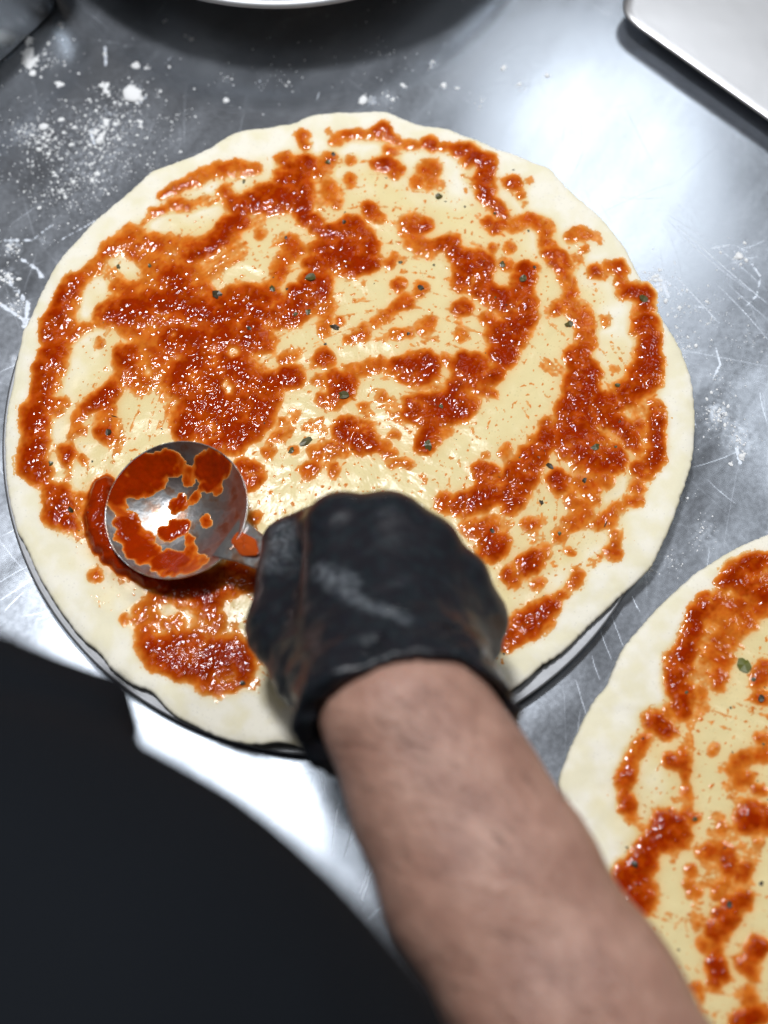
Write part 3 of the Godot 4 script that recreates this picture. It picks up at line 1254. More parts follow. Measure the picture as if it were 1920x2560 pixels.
func glove_tint(p: Vector3) -> Color:
	var q := p * 1000.0
	var f := 0.0
	# floury scuffs over the back, then a highlight painted on the thumb
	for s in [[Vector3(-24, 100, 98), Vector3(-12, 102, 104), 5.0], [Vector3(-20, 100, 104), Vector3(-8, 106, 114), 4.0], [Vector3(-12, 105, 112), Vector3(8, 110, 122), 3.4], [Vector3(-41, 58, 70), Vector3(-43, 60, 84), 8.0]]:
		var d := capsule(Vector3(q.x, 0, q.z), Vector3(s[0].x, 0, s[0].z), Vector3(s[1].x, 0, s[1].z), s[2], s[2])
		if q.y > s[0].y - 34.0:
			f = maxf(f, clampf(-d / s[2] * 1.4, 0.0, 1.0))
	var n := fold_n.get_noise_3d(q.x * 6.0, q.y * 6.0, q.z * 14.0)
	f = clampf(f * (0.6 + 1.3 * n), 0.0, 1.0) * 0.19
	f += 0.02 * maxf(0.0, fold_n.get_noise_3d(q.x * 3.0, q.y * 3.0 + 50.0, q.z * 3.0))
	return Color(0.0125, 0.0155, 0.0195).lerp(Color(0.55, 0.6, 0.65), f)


func box_sdf(p: Vector3, half: Vector3, r: float) -> float:
	var q := p.abs() - half + Vector3.ONE * r
	return Vector3(maxf(q.x, 0), maxf(q.y, 0), maxf(q.z, 0)).length() + minf(maxf(q.x, maxf(q.y, q.z)), 0.0) - r


var sleeve_frame: Transform3D


func shirt_sdf(p: Vector3) -> float:
	var d := capsule(p, Vector3(-0.1315, 0.261, 0.3515), Vector3(-0.16, -0.28, 0.50), 0.168, 0.16)
	d = smin(d, capsule(p, Vector3(-0.1315, 0.261, 0.3515), Vector3(-0.15, 0.46, 0.52), 0.168, 0.15), 0.02)
	d = smin(d, capsule(p, Vector3(-0.15, 0.50, 0.53), Vector3(0.03, 0.46, 0.52), 0.07, 0.075), 0.05)
	d = smin(d, capsule(p, Vector3(0.03, 0.46, 0.52), Vector3(0.095, 0.27, 0.445), 0.075, 0.066), 0.03)
	d = smin(d, capsule(p, Vector3(-0.15, 0.50, 0.53), Vector3(-0.33, 0.42, 0.45), 0.07, 0.075), 0.05)
	d = smin(d, capsule(p, Vector3(-0.33, 0.42, 0.45), Vector3(-0.27, 0.20, 0.24), 0.07, 0.05), 0.03)
	d = smin(d, box_sdf(sleeve_frame.affine_inverse() * p, Vector3(0.046, 0.026, 0.03), 0.006), 0.012)
	return d + 0.0025 * fold_n.get_noise_3dv(p * 260.0)


# short dark hairs lying along the forearm
func grow_hair(o: Node3D) -> void:
	var rng := RandomNumberGenerator.new()
	rng.seed = 77
	var ringz := []
	for i in 5:
		var t := i / 4.0
		var ring := PackedVector3Array()
		for k in 3:
			var a := TAU * k / 3
			var r := 0.006 * (1.0 - 0.85 * t)
			ring.append(Vector3(cos(a) * r, 0.16 * t - 0.14 * t * t + sin(a) * r, t))
		ringz.append(ring)
	var put: Array[Transform3D] = []
	for i in 1900:
		var s := rng.randf_range(1.9, 6.0)
		var k := int(s)
		var f := s - k
		var mid: Vector3 = (ARM[k] as Vector3).lerp(ARM[k + 1], f) * MM
		var along := ((ARM[k + 1] as Vector3) - (ARM[k] as Vector3)).normalized()
		var side := along.cross(Vector3.UP).normalized()
		var up := side.cross(along).normalized()
		var a := rng.randfn(PI * 0.5, 0.75)
		var dir := side * cos(a) + up * sin(a)
		# walk out to the skin
		var p := mid
		for n in 12:
			p += dir * -arm_sdf(p) * 0.9
		if rng.randf() < 0.35 + 0.5 * skin_n.get_noise_3dv(p * 300.0):
			continue
		var lie := (-along + side * rng.randfn(0.5, 0.35) + dir * 0.12).normalized()
		var x := lie.cross(dir).normalized()
		var y := x.cross(lie).normalized() * -1.0
		if y.dot(dir) < 0.0:
			y = -y
		var l := rng.randf_range(0.005, 0.012)
		put.append(Transform3D(Basis(x * l, y * l, lie * l), p))
	var mm := MultiMesh.new()
	mm.transform_format = MultiMesh.TRANSFORM_3D
	mm.mesh = rings(ringz)
	mm.instance_count = put.size()
	for i in put.size():
		mm.set_instance_transform(i, put[i])
	var h := MultiMeshInstance3D.new()
	h.name = "arm_hair"
	h.multimesh = mm
	h.material_override = mat(Color(0.045, 0.028, 0.018), 0.5)
	o.add_child(h, true)
	h.set_meta("kind", "stuff")


func make_cook() -> void:
	skin_n = noise(5, 0.16, 3)
	fold_n = noise(6, 0.05, 3)
	# tilted like the picture of it from the shoulder: across, then up the slope of the arm
	var across := Vector3(0.94, -0.10, 0.32).normalized()
	var fw := Vector3(0, -0.948, -0.317)
	var upw := across.cross(fw).normalized() * -1.0
	sleeve_frame = Transform3D(Basis(across, -across.cross(fw).normalized(), -fw), Vector3(-0.118, 0.2237, 0.182))
	var o := thing("person", "cook in a black shirt leaning over, right arm reaching with a black glove", "person", Vector3.ZERO)
	var ramp := ramp_of([[0.0, Color(0.575, 0.42, 0.36)], [0.35, Color(0.63, 0.475, 0.41)], [0.6, Color(0.675, 0.52, 0.452)], [1.0, Color(0.735, 0.585, 0.515)]])
	var skin := StandardMaterial3D.new()
	skin.albedo_texture = noise_texture(8, 0.011, 512, ramp, 5)
	skin.roughness = 0.55
	skin.subsurf_scatter_enabled = true
	skin.subsurf_scatter_strength = 0.12
	relief(skin, noise_texture(9, 0.06, 512, null, 4), 0.06, 8.0)
	piece("arm", nets(body_sdf, Vector3(-0.05, 0.03, 0.10), Vector3(0.18, 0.47, 0.56), 0.005), skin, o)
	grow_hair(o)
	var rubber := StandardMaterial3D.new()
	rubber.vertex_color_use_as_albedo = true
	rubber.roughness = 0.36
	rubber.metallic_specular = 0.36
	relief(rubber, noise_texture(10, 0.02, 512, null, 4), 0.022, 8.0)
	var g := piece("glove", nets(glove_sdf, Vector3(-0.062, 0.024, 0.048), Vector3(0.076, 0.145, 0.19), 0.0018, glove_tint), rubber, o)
	g.set_meta("label", "black rubber glove with floury scuffs and a highlight painted on the thumb, closed round the spoon handle")
	var cloth := mat(Color(0.0085, 0.0100, 0.0125), 0.9)
	cloth.metallic_specular = 0.12
	piece("shirt", nets(shirt_sdf, Vector3(-0.42, -0.30, 0.13), Vector3(0.18, 0.64, 0.70), 0.011), cloth, o)


# ---------------------------------------------------------------- lamps
func make_lamp(label: String, at: Vector3, size: Vector2, energy: float, tone: Color) -> void:
	var o := thing("ceiling_lamp", label, "ceiling lamp", at, "ceiling lamps over the counter")
	var body := BoxMesh.new()
	body.size = Vector3(size.x + 0.04, 0.05, size.y + 0.04)
	piece("housing", body, mat(Color(0.6, 0.6, 0.6), 0.5), o).position.y = 0.035
	var face := BoxMesh.new()
	face.size = Vector3(size.x, 0.006, size.y)
	var gm := mat(Color(0.8, 0.8, 0.8), 0.6)
	gm.emission_enabled = true
	gm.emission = tone
	gm.emission_energy_multiplier = 1.0
	piece("lamp_diffuser", face, gm, o).position.y = 0.006
	var l := AreaLight3D.new()
	l.area_size = size
	l.light_energy = energy
	l.light_color = tone
	l.area_range = 12.0
	l.area_attenuation = 2.0
	l.shadow_enabled = true
	l.rotation_degrees.x = -90
	l.position.y = -0.004
	o.add_child(l, true)


func _ready() -> void:
	# camera
	var cam := Camera3D.new()
	cam.name = "camera"
	add_child(cam)
	var lens := CameraAttributesPhysical.new()
	lens.frustum_focal_length = 35.0
	lens.exposure_aperture = 2.1
	lens.frustum_focus_distance = 0.705
	cam.attributes = lens
	cam.keep_aspect = Camera3D.KEEP_HEIGHT
	cam.fov = 36.0
	cam.near = 0.02
	cam.far = 20.0
	cam.position = Vector3(0, 0.67, 0.266)
	cam.rotation_degrees = Vector3(-71.5, 0, 0)
	cam.current = true
	# the dim kitchen around, and the picture's exposure
	var we := WorldEnvironment.new()
	we.name = "environment"
	var env := Environment.new()
	env.background_mode = Environment.BG_COLOR
	env.background_color = Color(0.078, 0.068, 0.060).linear_to_srgb()
	env.tonemap_mode = Environment.TONE_MAPPER_LINEAR
	env.tonemap_exposure = 0.95
	env.sdfgi_enabled = true
	env.ssao_enabled = true
	env.ssil_enabled = true
	we.environment = env
	add_child(we)
	# lamps over the counter
	make_lamp("ceiling lamp nearest the cook, over the left of the counter", Vector3(-0.27, 1.5, -0.08), Vector2(0.40, 0.36), 0.22, Color(0.96, 0.98, 1.0))
	make_lamp("added unseen middle lamp over the pizza, brightening the dough", Vector3(-0.17, 1.5, -0.34), Vector2(0.17, 0.17), 2.0, Color(0.98, 0.985, 1.0))  # fill lamp added for more diffuse light on the dough
	make_lamp("ceiling lamp farthest back, over the right of the counter", Vector3(0.34, 1.5, -1.04), Vector2(0.34, 0.46), 0.19, Color(0.96, 0.98, 1.0))
	make_lamp("added unseen lamp off to the right, brightening the steel on that side", Vector3(0.92, 1.5, -0.58), Vector2(0.30, 0.30), 0.9, Color(0.96, 0.98, 1.0))  # added out of view to lift the right side of the steel

	make_counter()
	make_pan("round aluminium pan under the sauced dough, its rim showing at the left", Vector3(-0.0222, 0, 0.0032), 149.6)
	make_pan("round aluminium pan almost hidden under the dough at the lower right", Vector3(0.2262, 0, 0.2005), 151.5)

	# the dough being sauced
	var main := Dough.new()
	main.node = thing("pizza", "large raw pizza being spread with sauce by the gloved hand", "pizza", Vector3(-0.0155, 0, 0.006), "raw pizzas")
	main.outline([0.6, 154.8, 4.5, 154.1, 7.9, 152.5, 12.5, 150.1, 17.4, 148.9, 21.1, 147.7, 24.8, 147.1, 25.0, 146.9, 25.2, 148.2, 26.6, 146.6, 29.7, 144.4, 33.9, 141.0, 38.4, 139.3, 41.5, 138.1, 44.8, 138.0, 49.1, 137.9, 52.9, 136.6, 57.2, 138.2, 62.4, 138.8, 67.6, 139.1, 72.1, 139.3, 75.9, 137.7, 80.9, 135.2, 96.1, 146.6, 98.2, 144.8, 101.3, 145.0, 103.5, 147.5, 105.8, 149.0, 108.9, 149.6, 112.7, 149.5, 115.9, 149.2, 118.2, 149.5, 120.6, 148.7, 122.7, 147.1, 124.2, 145.9, 125.4, 146.1, 127.0, 147.9, 128.3, 148.6, 130.5, 148.8, 132.6, 149.4, 134.8, 148.1, 136.9, 148.2, 138.7, 149.4, 140.4, 149.8, 154.0, 151.2, 156.5, 151.4, 159.0, 151.9, 161.3, 153.4, 166.5, 153.7, 170.4, 154.0, 174.2, 154.1, 179.4, 154.3, 184.5, 154.3, 187.7, 153.9, 191.1, 155.1, 194.6, 155.6, 197.7, 157.4, 199.2, 156.2, 204.2, 157.6, 208.2, 158.6, 212.4, 159.3, 216.7, 158.5, 220.8, 159.6, 224.0, 158.9, 227.9, 159.1, 231.1, 159.5, 233.9, 161.0, 237.4, 158.9, 241.4, 157.8, 245.4, 158.9, 248.1, 161.2, 249.2, 161.4, 250.0, 161.7, 251.0, 161.6, 255.4, 159.9, 260.0, 159.6, 263.1, 162.3, 266.8, 163.0, 271.6, 163.2, 275.7, 164.5, 277.8, 161.9, 280.4, 159.8, 283.0, 159.6, 287.0, 160.6, 288.2, 159.6, 290.1, 159.3, 292.4, 159.3, 296.1, 158.6, 299.4, 160.0, 303.1, 161.2, 305.0, 163.0, 307.3, 160.9, 309.9, 158.9, 313.3, 158.0, 316.2, 158.4, 319.1, 158.1, 321.7, 157.1, 325.0, 156.7, 328.7, 154.3, 332.0, 153.4, 335.9, 152.9, 339.2, 153.1, 342.4, 153.9, 342.5, 154.4, 345.7, 155.7, 349.2, 156.3, 352.4, 156.4, 356.0, 155.7], 11)
	main.lifts = [[104.0, 9.0, 4.0, 0.82], [62.0, 14.0, 2.5, 0.85], [235.0, 10.0, 1.2, 0.9], [20.0, 12.0, 1.5, 0.88]]
	var s := Daubs.new(-166, -166, 166, 166, 0.45, 21, 1.7)
	s.thick([-137.7, -44.2, 3.0, -136.8, -50.0, 4.0, -134.0, -57.2, 3.6, -131.1, -64.6, 3.7, -128.2, -71.2, 3.7, -126.3, -72.7, 2.7])
	s.medium([-125.6, -71.9, 3.0, -120.6, -77.1, 2.3, -115.6, -83.9, 2.3, -113.2, -88.3, 3.0, -108.0, -92.1, 3.7, -101.5, -95.9, 4.7])
	s.medium([-129.9, -66.0, 4.0, -131.2, -55.8, 4.6, -131.3, -47.1, 5.6])
	s.medium([-127.9, -44.9, 2.3, -122.8, -48.5, 2.0, -119.0, -50.0, 1.3])
	s.smear([-112.6, -77.1, 3.0, -109.1, -74.9, 3.0, -114.0, -78.6, 4.0])
	s.medium([-106.1, -69.7, 4.0, -102.7, -67.5, 4.7, -97.4, -68.3, 4.7, -93.6, -73.4, 4.0, -92.6, -79.4, 4.0, -95.5, -84.6, 4.0, -100.4, -87.6, 4.0])
	s.medium([-98.5, -91.4, 4.7, -91.8, -91.4, 4.7, -85.7, -89.9, 4.7, -78.9, -88.3, 5.4, -72.2, -88.3, 5.4])
	s.smear([-94.6, -94.4, 3.4, -85.9, -94.4, 3.4, -75.7, -92.1, 3.4])
	s.thick([-75.4, -86.1, 3.4, -68.8, -89.1, 4.0, -63.6, -92.9, 4.0, -59.7, -97.4, 4.0, -56.4, -101.2, 4.7, -53.1, -103.5, 4.1])
	s.thick([-112.6, -55.1, 4.3, -106.1, -57.2, 6.6, -97.5, -57.2, 8.0, -87.7, -60.2, 10.0, -77.8, -62.4, 10.0, -81.6, -73.4, 7.3])
	s.medium([-85.1, -77.1, 8.7, -75.1, -77.1, 6.7, -74.7, -66.0, 10.0])
	s.thick([-74.4, -58.7, 8.0, -64.3, -56.5, 8.6, -54.4, -57.2, 8.6])
	s.medium([-100.5, -50.0, 5.3, -90.4, -47.1, 6.6, -80.4, -45.6, 7.3])
	s.medium([-74.8, -69.7, 6.0, -66.7, -66.0, 4.0])
	s.thick([-67.2, -44.2, 7.3, -54.0, -44.2, 7.3])
	s.smear([-97.0, -101.9, 1.7, -94.5, -106.5, 1.7])
	s.medium([-92.6, -108.0, 1.5, -87.2, -109.9, 1.5])
	s.medium([-83.3, -111.9, 2.4, -80.6, -112.6, 2.4, -77.1, -111.9, 1.7])
	s.smear([-77.1, -111.1, 3.1, -69.8, -114.2, 2.4, -63.0, -115.7, 2.0])
	s.medium([-89.6, -116.5, 1.0, -85.0, -120.3, 1.9, -78.9, -122.6, 2.4, -73.6, -125.7, 3.1, -66.9, -129.6, 2.7, -62.2, -132.0, 2.7, -56.7, -132.0, 3.1, -52.7, -132.0, 3.4])
	s.medium([-59.8, -120.3, 2.4, -58.3, -117.2, 2.0, -56.8, -112.6, 2.0])
	s.smear([-60.6, -84.6, 6.0, -63.1, -77.1, 4.7])
	s.smear([-55.4, -88.3, 8.1])
	s.medium([-113.8, -41.3, 1.6])
	s.medium([-60.2, -131.2, 3.4, -52.0, -131.2, 2.7, -45.5, -132.0, 2.2])
	s.thick([-55.6, -114.2, 2.7, -51.4, -111.1, 4.1, -46.1, -114.9, 4.8, -39.3, -115.7, 6.8, -31.2, -115.7, 6.5, -24.4, -117.2, 5.8])
	s.thick([-32.7, -126.5, 3.4, -27.4, -131.2, 4.8, -21.9, -134.3, 4.1])
	s.medium([-24.6, -132.7, 5.5, -16.4, -132.0, 4.1, -12.3, -134.3, 3.4])
	s.medium([-32.9, -136.6, 2.7, -28.1, -135.9, 2.7])
	s.thick([-25.9, -126.5, 5.5, -21.7, -121.9, 3.4])
	s.smear([-17.7, -126.5, 4.1, -12.3, -128.1, 2.7])
	s.thick([-22.9, -111.1, 3.7, -21.5, -105.0, 3.0, -17.4, -103.5, 3.0, -16.0, -99.7, 2.7])
	s.medium([-10.1, -120.3, 4.1, -8.0, -115.7, 3.4, -7.3, -111.9, 1.9])
	s.smear([-14.8, -112.6, 4.1])
	s.medium([-23.6, -149.6, 2.5, -22.5, -145.3, 1.7, -22.1, -142.1, 0.8])
	s.medium([-7.0, -146.9, 2.5])
	s.smear([-11.2, -151.6, 2.1])
	s.medium([-5.6, -149.6, 1.7, -0.8, -150.4, 1.7, 5.4, -150.0, 1.9])
	s.thick([10.9, -150.8, 2.6, 15.1, -152.4, 3.6, 17.2, -150.0, 2.4])
	s.medium([20.6, -146.9, 1.7, 26.1, -145.3, 2.1, 30.9, -144.1, 1.5])
	s.thick([37.1, -145.3, 2.9, 38.5, -144.1, 2.4])
	s.medium([44.0, -142.9, 1.9, 49.5, -142.1, 2.2])
	s.thick([50.8, -141.3, 2.8])
	s.medium([17.2, -142.1, 1.8, 19.9, -140.6, 1.5])
	s.smear([22.0, -141.3, 2.1])
	s.thick([12.3, -134.7, 2.2, 17.1, -134.3, 2.9, 20.6, -131.2, 3.1, 19.9, -128.1, 1.5])
	s.medium([24.0, -132.0, 1.4])
	s.medium([36.3, -128.8, 4.2, 34.3, -132.0, 2.7, 39.1, -132.7, 2.7])
	s.medium([30.8, -124.2, 2.6, 36.9, -124.2, 2.6])
	s.smear([42.4, -121.9, 2.7])
	s.medium([-1.3, -126.9, 1.9, -0.6, -126.1, 2.4, -0.9, -123.0, 1.2])
	s.smear([-11.0, -135.9, 1.7, -5.5, -135.9, 1.7])
	s.medium([-0.0, -136.0, 1.8])
	s.smear([4.1, -135.5, 0.8, 9.6, -135.1, 0.8])
	s.medium([-11.0, -136.6, 2.9])
	s.thick([8.3, -111.1, 2.4, 9.7, -107.3, 2.6, 13.7, -105.0, 1.9])
	s.thick([-11.9, -97.4, 3.7, -5.1, -97.4, 4.4, 1.6, -98.9, 5.1, 5.7, -95.9, 4.4, 8.4, -91.4, 3.4, 9.1, -82.4, 4.0, 1.7, -80.9, 5.4, -6.4, -84.6, 5.4, -13.1, -82.4, 5.0, -18.4, -81.6, 3.0])
	s.thick([-15.8, -88.3, 3.4, -9.1, -91.4, 5.4, -1.7, -89.9, 5.4])
	s.thick([-1.8, -103.5, 2.6, 2.2, -104.2, 2.2])
	s.thick([-18.3, -73.4, 3.7, -20.9, -66.8, 4.7, -24.9, -66.8, 3.7])
	s.thick([-14.9, -67.5, 5.0, -11.6, -73.4, 3.3])
	s.medium([-11.5, -60.2, 3.9, -10.7, -53.6, 2.3, -12.0, -47.1, 2.2])
	s.thick([-20.8, -60.2, 5.0, -28.0, -56.5, 6.0, -34.6, -57.2, 7.3, -44.7, -62.4, 7.3, -52.7, -62.4, 6.6])
	s.medium([-38.2, -68.3, 4.0, -36.2, -69.7, 3.3])
	s.medium([-28.0, -92.1, 4.0, -25.2, -88.3, 4.0, -29.9, -85.3, 3.4, -33.1, -79.4, 3.3, -33.7, -73.4, 2.7])
	s.smear([-28.7, -93.6, 4.7, -34.1, -93.6, 3.4])
	s.medium([-42.3, -97.4, 2.4])
	s.medium([-55.2, -102.7, 4.7, -56.4, -95.9, 4.0, -57.6, -92.9, 3.4])
	s.smear([-45.8, -101.9, 3.4, -42.4, -104.2, 3.4])
	s.medium([28.6, -101.2, 5.7])
	s.thick([34.7, -101.9, 3.0])
	s.medium([28.6, -93.6, 3.7, 31.9, -90.6, 4.0, 37.3, -89.9, 3.4])
	s.thick([42.0, -91.4, 3.0, 47.4, -93.6, 2.8])
	s.thick([47.4, -88.3, 2.7, 51.3, -83.9, 3.4, 51.9, -74.9, 3.3])
	s.medium([50.5, -72.7, 4.0])
	s.thick([50.9, -58.7, 3.0])
	s.medium([18.4, -82.0, 2.3])
	s.medium([20.5, -86.1, 1.2])
	s.smear([24.5, -83.9, 2.3])
	s.thick([22.1, -70.8, 2.7])
	s.medium([32.8, -69.4, 2.8, 31.7, -66.0, 1.9])
	s.smear([6.4, -70.1, 1.5])
	s.smear([25.1, -78.6, 1.3])
	s.medium([25.7, -62.4, 3.5, 20.4, -58.7, 2.0, 15.1, -53.6, 2.5, 11.8, -51.4, 1.6])
	s.medium([5.2, -45.6, 3.4, 5.9, -48.5, 2.0])
	s.medium([21.0, -45.6, 2.5, 26.3, -46.3, 2.0])
	s.medium([34.3, -49.2, 3.4, 36.3, -51.4, 2.5])
	s.smear([12.5, -43.4, 1.6, 18.4, -44.9, 1.6])
	s.medium([50.7, -45.6, 2.6])
	s.smear([39.5, -44.2, 1.6, 34.9, -42.0, 1.3, 28.3, -40.6, 1.0])
	s.medium([-4.7, -51.4, 1.6])
	s.medium([-2.0, -43.4, 1.2, 1.9, -42.7, 0.8])
	s.thick([-45.7, -48.5, 6.6, -41.6, -42.7, 5.9, -53.5, -45.6, 5.9])
	s.thick([51.1, -141.3, 2.6, 55.2, -141.3, 3.1, 58.6, -138.2, 3.1, 63.3, -135.1, 3.4, 65.4, -135.1, 3.1, 63.9, -130.4, 3.6, 62.5, -125.0, 3.6, 63.7, -120.3, 3.4, 62.3, -117.2, 2.4, 67.0, -113.4, 2.4, 70.3, -109.6, 2.6, 71.3, -107.3, 1.9])
	s.medium([55.8, -135.1, 2.7])
	s.smear([52.2, -126.9, 1.0, 58.4, -126.5, 0.8])
	s.smear([53.5, -118.8, 1.2])
	s.smear([67.9, -125.0, 0.8, 72.0, -125.7, 0.8])
	s.thick([75.4, -124.2, 2.6, 77.4, -122.6, 2.5, 79.1, -121.5, 0.8])
	s.smear([84.3, -125.7, 1.9, 84.4, -123.4, 1.5])
	s.medium([80.0, -117.6, 1.4])
	s.smear([81.3, -114.2, 1.2, 81.5, -111.9, 0.7])
	s.thick([64.4, -103.5, 2.2, 66.7, -100.4, 2.6, 70.8, -101.9, 2.2])
	s.smear([59.4, -105.7, 1.4])
	s.medium([76.2, -101.2, 2.6, 79.6, -103.5, 2.4, 83.1, -105.7, 2.2, 87.1, -103.5, 2.4, 91.7, -99.7, 3.0, 90.9, -95.9, 2.0])
	s.medium([91.4, -92.1, 3.0, 92.6, -87.6, 3.4])
	s.thick([93.3, -86.8, 3.0, 95.8, -83.9, 4.0, 97.8, -80.9, 3.0])
	s.medium([98.3, -77.1, 2.7, 100.2, -73.4, 3.0, 101.3, -68.3, 2.7, 100.5, -64.6, 2.7])
	s.smear([102.5, -82.4, 4.0, 105.9, -84.6, 2.7])
	s.medium([108.8, -89.1, 1.2, 108.1, -87.6, 0.8])
	s.medium([102.3, -95.1, 2.2, 106.4, -96.6, 2.8, 109.8, -96.6, 2.2])
	s.smear([113.1, -95.9, 2.7, 115.7, -93.6, 2.0])
	s.thick([113.7, -77.1, 2.3, 114.6, -75.3, 1.3])
	s.smear([116.3, -74.9, 2.7])
	s.thick([125.1, -77.9, 2.4, 123.8, -80.1, 2.3])
	s.medium([119.8, -79.4, 2.4])
	s.medium([124.2, -73.4, 1.9, 126.0, -69.0, 2.2])
	s.thick([129.2, -66.0, 3.2, 134.5, -66.8, 3.2, 135.7, -63.1, 3.5, 135.5, -59.4, 2.7])
	s.medium([132.7, -57.2, 2.5])
	s.smear([125.1, -65.3, 3.3])
	s.smear([130.5, -52.9, 2.6])
	s.thick([134.9, -48.5, 5.0, 136.4, -51.4, 3.6, 138.0, -44.2, 3.6])
	s.medium([100.4, -60.9, 4.0, 105.5, -55.8, 4.6, 107.2, -50.0, 4.0, 107.6, -44.2, 4.0, 107.5, -39.8, 3.6])
	s.smear([94.3, -58.7, 4.0, 91.6, -55.8, 2.7])
	s.medium([94.9, -58.0, 2.5])
	s.medium([117.2, -52.1, 1.9])
	s.medium([73.9, -89.9, 1.9])
	s.medium([65.8, -89.1, 1.6])
	s.thick([51.6, -86.8, 2.7, 55.6, -81.6, 4.7, 54.1, -74.9, 4.0, 58.9, -82.4, 4.7])
	s.thick([63.6, -83.1, 2.7, 59.4, -69.7, 4.0, 64.6, -66.0, 4.3])
	s.medium([72.3, -80.9, 2.7])
	s.thick([80.1, -74.2, 4.7, 80.9, -77.9, 4.0, 78.6, -67.5, 4.7])
	s.medium([85.0, -79.4, 1.9])
	s.thick([70.5, -63.1, 5.7, 78.5, -61.6, 6.3, 77.6, -54.3, 6.3, 73.5, -48.5, 5.6, 68.1, -44.2, 5.3, 76.0, -44.2, 4.3])
	s.medium([63.7, -52.9, 3.3, 64.9, -49.2, 2.0])
	s.thick([52.5, -59.4, 3.1, 50.5, -58.0, 2.7])
	s.medium([51.4, -70.5, 3.3])
	s.smear([49.8, -52.9, 2.6])
	s.medium([51.6, -45.6, 1.8])
	s.thick([-135.8, -45.0, 3.3, -134.1, -39.2, 4.3, -135.7, -33.5, 4.9, -138.6, -28.5, 4.3, -138.3, -22.8, 3.9, -138.5, -16.5, 3.6, -139.4, -10.8, 4.4, -141.7, -7.3, 5.1, -140.6, -1.1, 4.7, -140.2, 5.9, 4.6, -140.4, 12.1, 5.3, -140.6, 17.6, 5.6, -137.1, 22.3, 4.5])
	s.medium([-131.4, -37.1, 3.2, -132.3, -31.4, 3.3, -135.4, -19.3, 2.6])
	s.medium([-134.2, -10.8, 3.2, -129.7, -11.5, 2.5, -127.8, -12.2, 1.2])
	s.medium([-131.4, -8.0, 2.5])
	s.thick([-132.1, 29.1, 2.7, -131.1, 34.5, 2.5, -128.7, 41.9, 4.1, -124.1, 44.6, 3.5, -120.8, 46.6, 2.4])
	s.thick([-124.9, 28.4, 1.5, -126.2, 32.5, 3.5, -126.5, 37.2, 5.4])
	s.medium([-120.2, 37.2, 4.8, -115.1, 36.5, 3.8])
	s.medium([-119.1, 34.5, 2.9])
	s.smear([-118.0, 51.9, 1.9, -118.5, 47.9, 1.9])
	s.thick([-125.9, 12.1, 3.3, -126.0, 15.5, 2.1])
	s.medium([-124.5, 18.2, 1.6])
	s.smear([-124.9, 22.3, 1.9, -125.3, 27.1, 1.6])
	s.medium([-114.5, -40.7, 1.7])
	s.medium([-119.0, 14.8, 1.2, -117.9, 16.5, 0.9])
	s.smear([-111.1, -27.8, 1.4])
	s.smear([-129.3, -20.7, 1.3])
	s.thick([-100.4, -35.6, 4.3, -101.4, -30.6, 4.3, -103.7, -37.1, 2.5])
	s.medium([-101.8, -24.9, 5.2, -105.5, -20.7, 3.8])
	s.thick([-106.1, -19.3, 3.1, -110.4, -14.3, 3.6, -115.4, -11.5, 3.1, -117.9, -10.1, 2.7])
	s.medium([-120.3, -7.3, 2.6, -122.1, -3.8, 2.3])
	s.medium([-121.1, 1.0, 2.1, -123.5, 4.5, 1.4])
	s.smear([-124.6, 7.9, 1.3])
	s.medium([-108.1, -8.0, 3.1, -109.7, -2.4, 3.4])
	s.thick([-110.1, 1.7, 3.4, -108.0, 5.2, 2.5])
	s.smear([-104.5, -2.4, 2.6, -103.4, 5.9, 2.6, -102.5, 10.7, 1.6])
	s.medium([-93.3, -38.5, 3.9, -86.6, -34.9, 5.3])
	s.medium([-92.7, -26.4, 3.9, -86.2, -26.4, 5.2, -95.7, -20.7, 3.9])
	s.smear([-92.4, -19.3, 3.9])
	s.thick([-80.4, -43.6, 6.6, -70.4, -42.1, 7.9, -60.6, -43.6, 5.3])
	s.thick([-70.1, -33.5, 7.9, -76.2, -22.8, 7.2, -66.4, -22.8, 7.8, -56.3, -12.2, 7.8, -66.0, -12.2, 8.4, -72.2, -3.8, 6.2, -62.4, -1.8, 7.8, -52.7, -1.8, 7.1])
	s.thick([-73.9, 2.4, 4.2])
	s.thick([-52.4, 7.3, 4.8, -58.9, 7.3, 4.2])
	s.smear([-79.2, -16.5, 4.6, -83.8, -17.2, 3.3, -80.2, -8.0, 3.2])
	s.smear([-71.7, 7.9, 3.9, -65.3, 7.3, 3.2])
	s.pile([-108.3, 27.8, 2.6, -109.5, 34.5, 3.7, -108.4, 42.6, 4.2, -104.7, 51.9, 5.1, -100.0, 57.8, 4.7, -94.8, 61.8, 4.7])
	s.thick([-53.0, -29.9, 7.9, -43.6, -19.3, 7.8, -49.9, -12.2, 9.7, -37.1, -20.7, 5.9, -43.2, -5.2, 7.8, -50.8, 1.7, 7.8, -51.9, 8.6, 3.9])
	s.thick([-38.2, -12.2, 5.5])
	s.thick([-26.1, -24.2, 4.6, -29.3, -24.2, 3.8])
	s.thick([-44.2, -43.6, 6.9, -38.9, -40.7, 3.8])
	s.thick([-12.1, -34.2, 4.1, -12.2, -38.5, 1.2])
	s.medium([-30.8, -32.8, 1.6, -26.9, -34.6, 2.2, -23.7, -36.0, 1.2])
	s.smear([-17.0, -29.9, 1.3])
	s.smear([-3.2, -30.6, 1.3])
	s.medium([-14.3, -22.8, 2.5])
	s.thick([-7.1, -22.8, 3.8, -1.9, -20.7, 4.3, -4.4, -16.5, 4.3])
	s.medium([-12.2, -13.6, 2.6, -6.3, -10.8, 2.1])
	s.medium([0.1, -27.1, 2.2, 6.6, -28.5, 2.7, 13.8, -30.6, 3.1, 16.4, -28.5, 2.0])
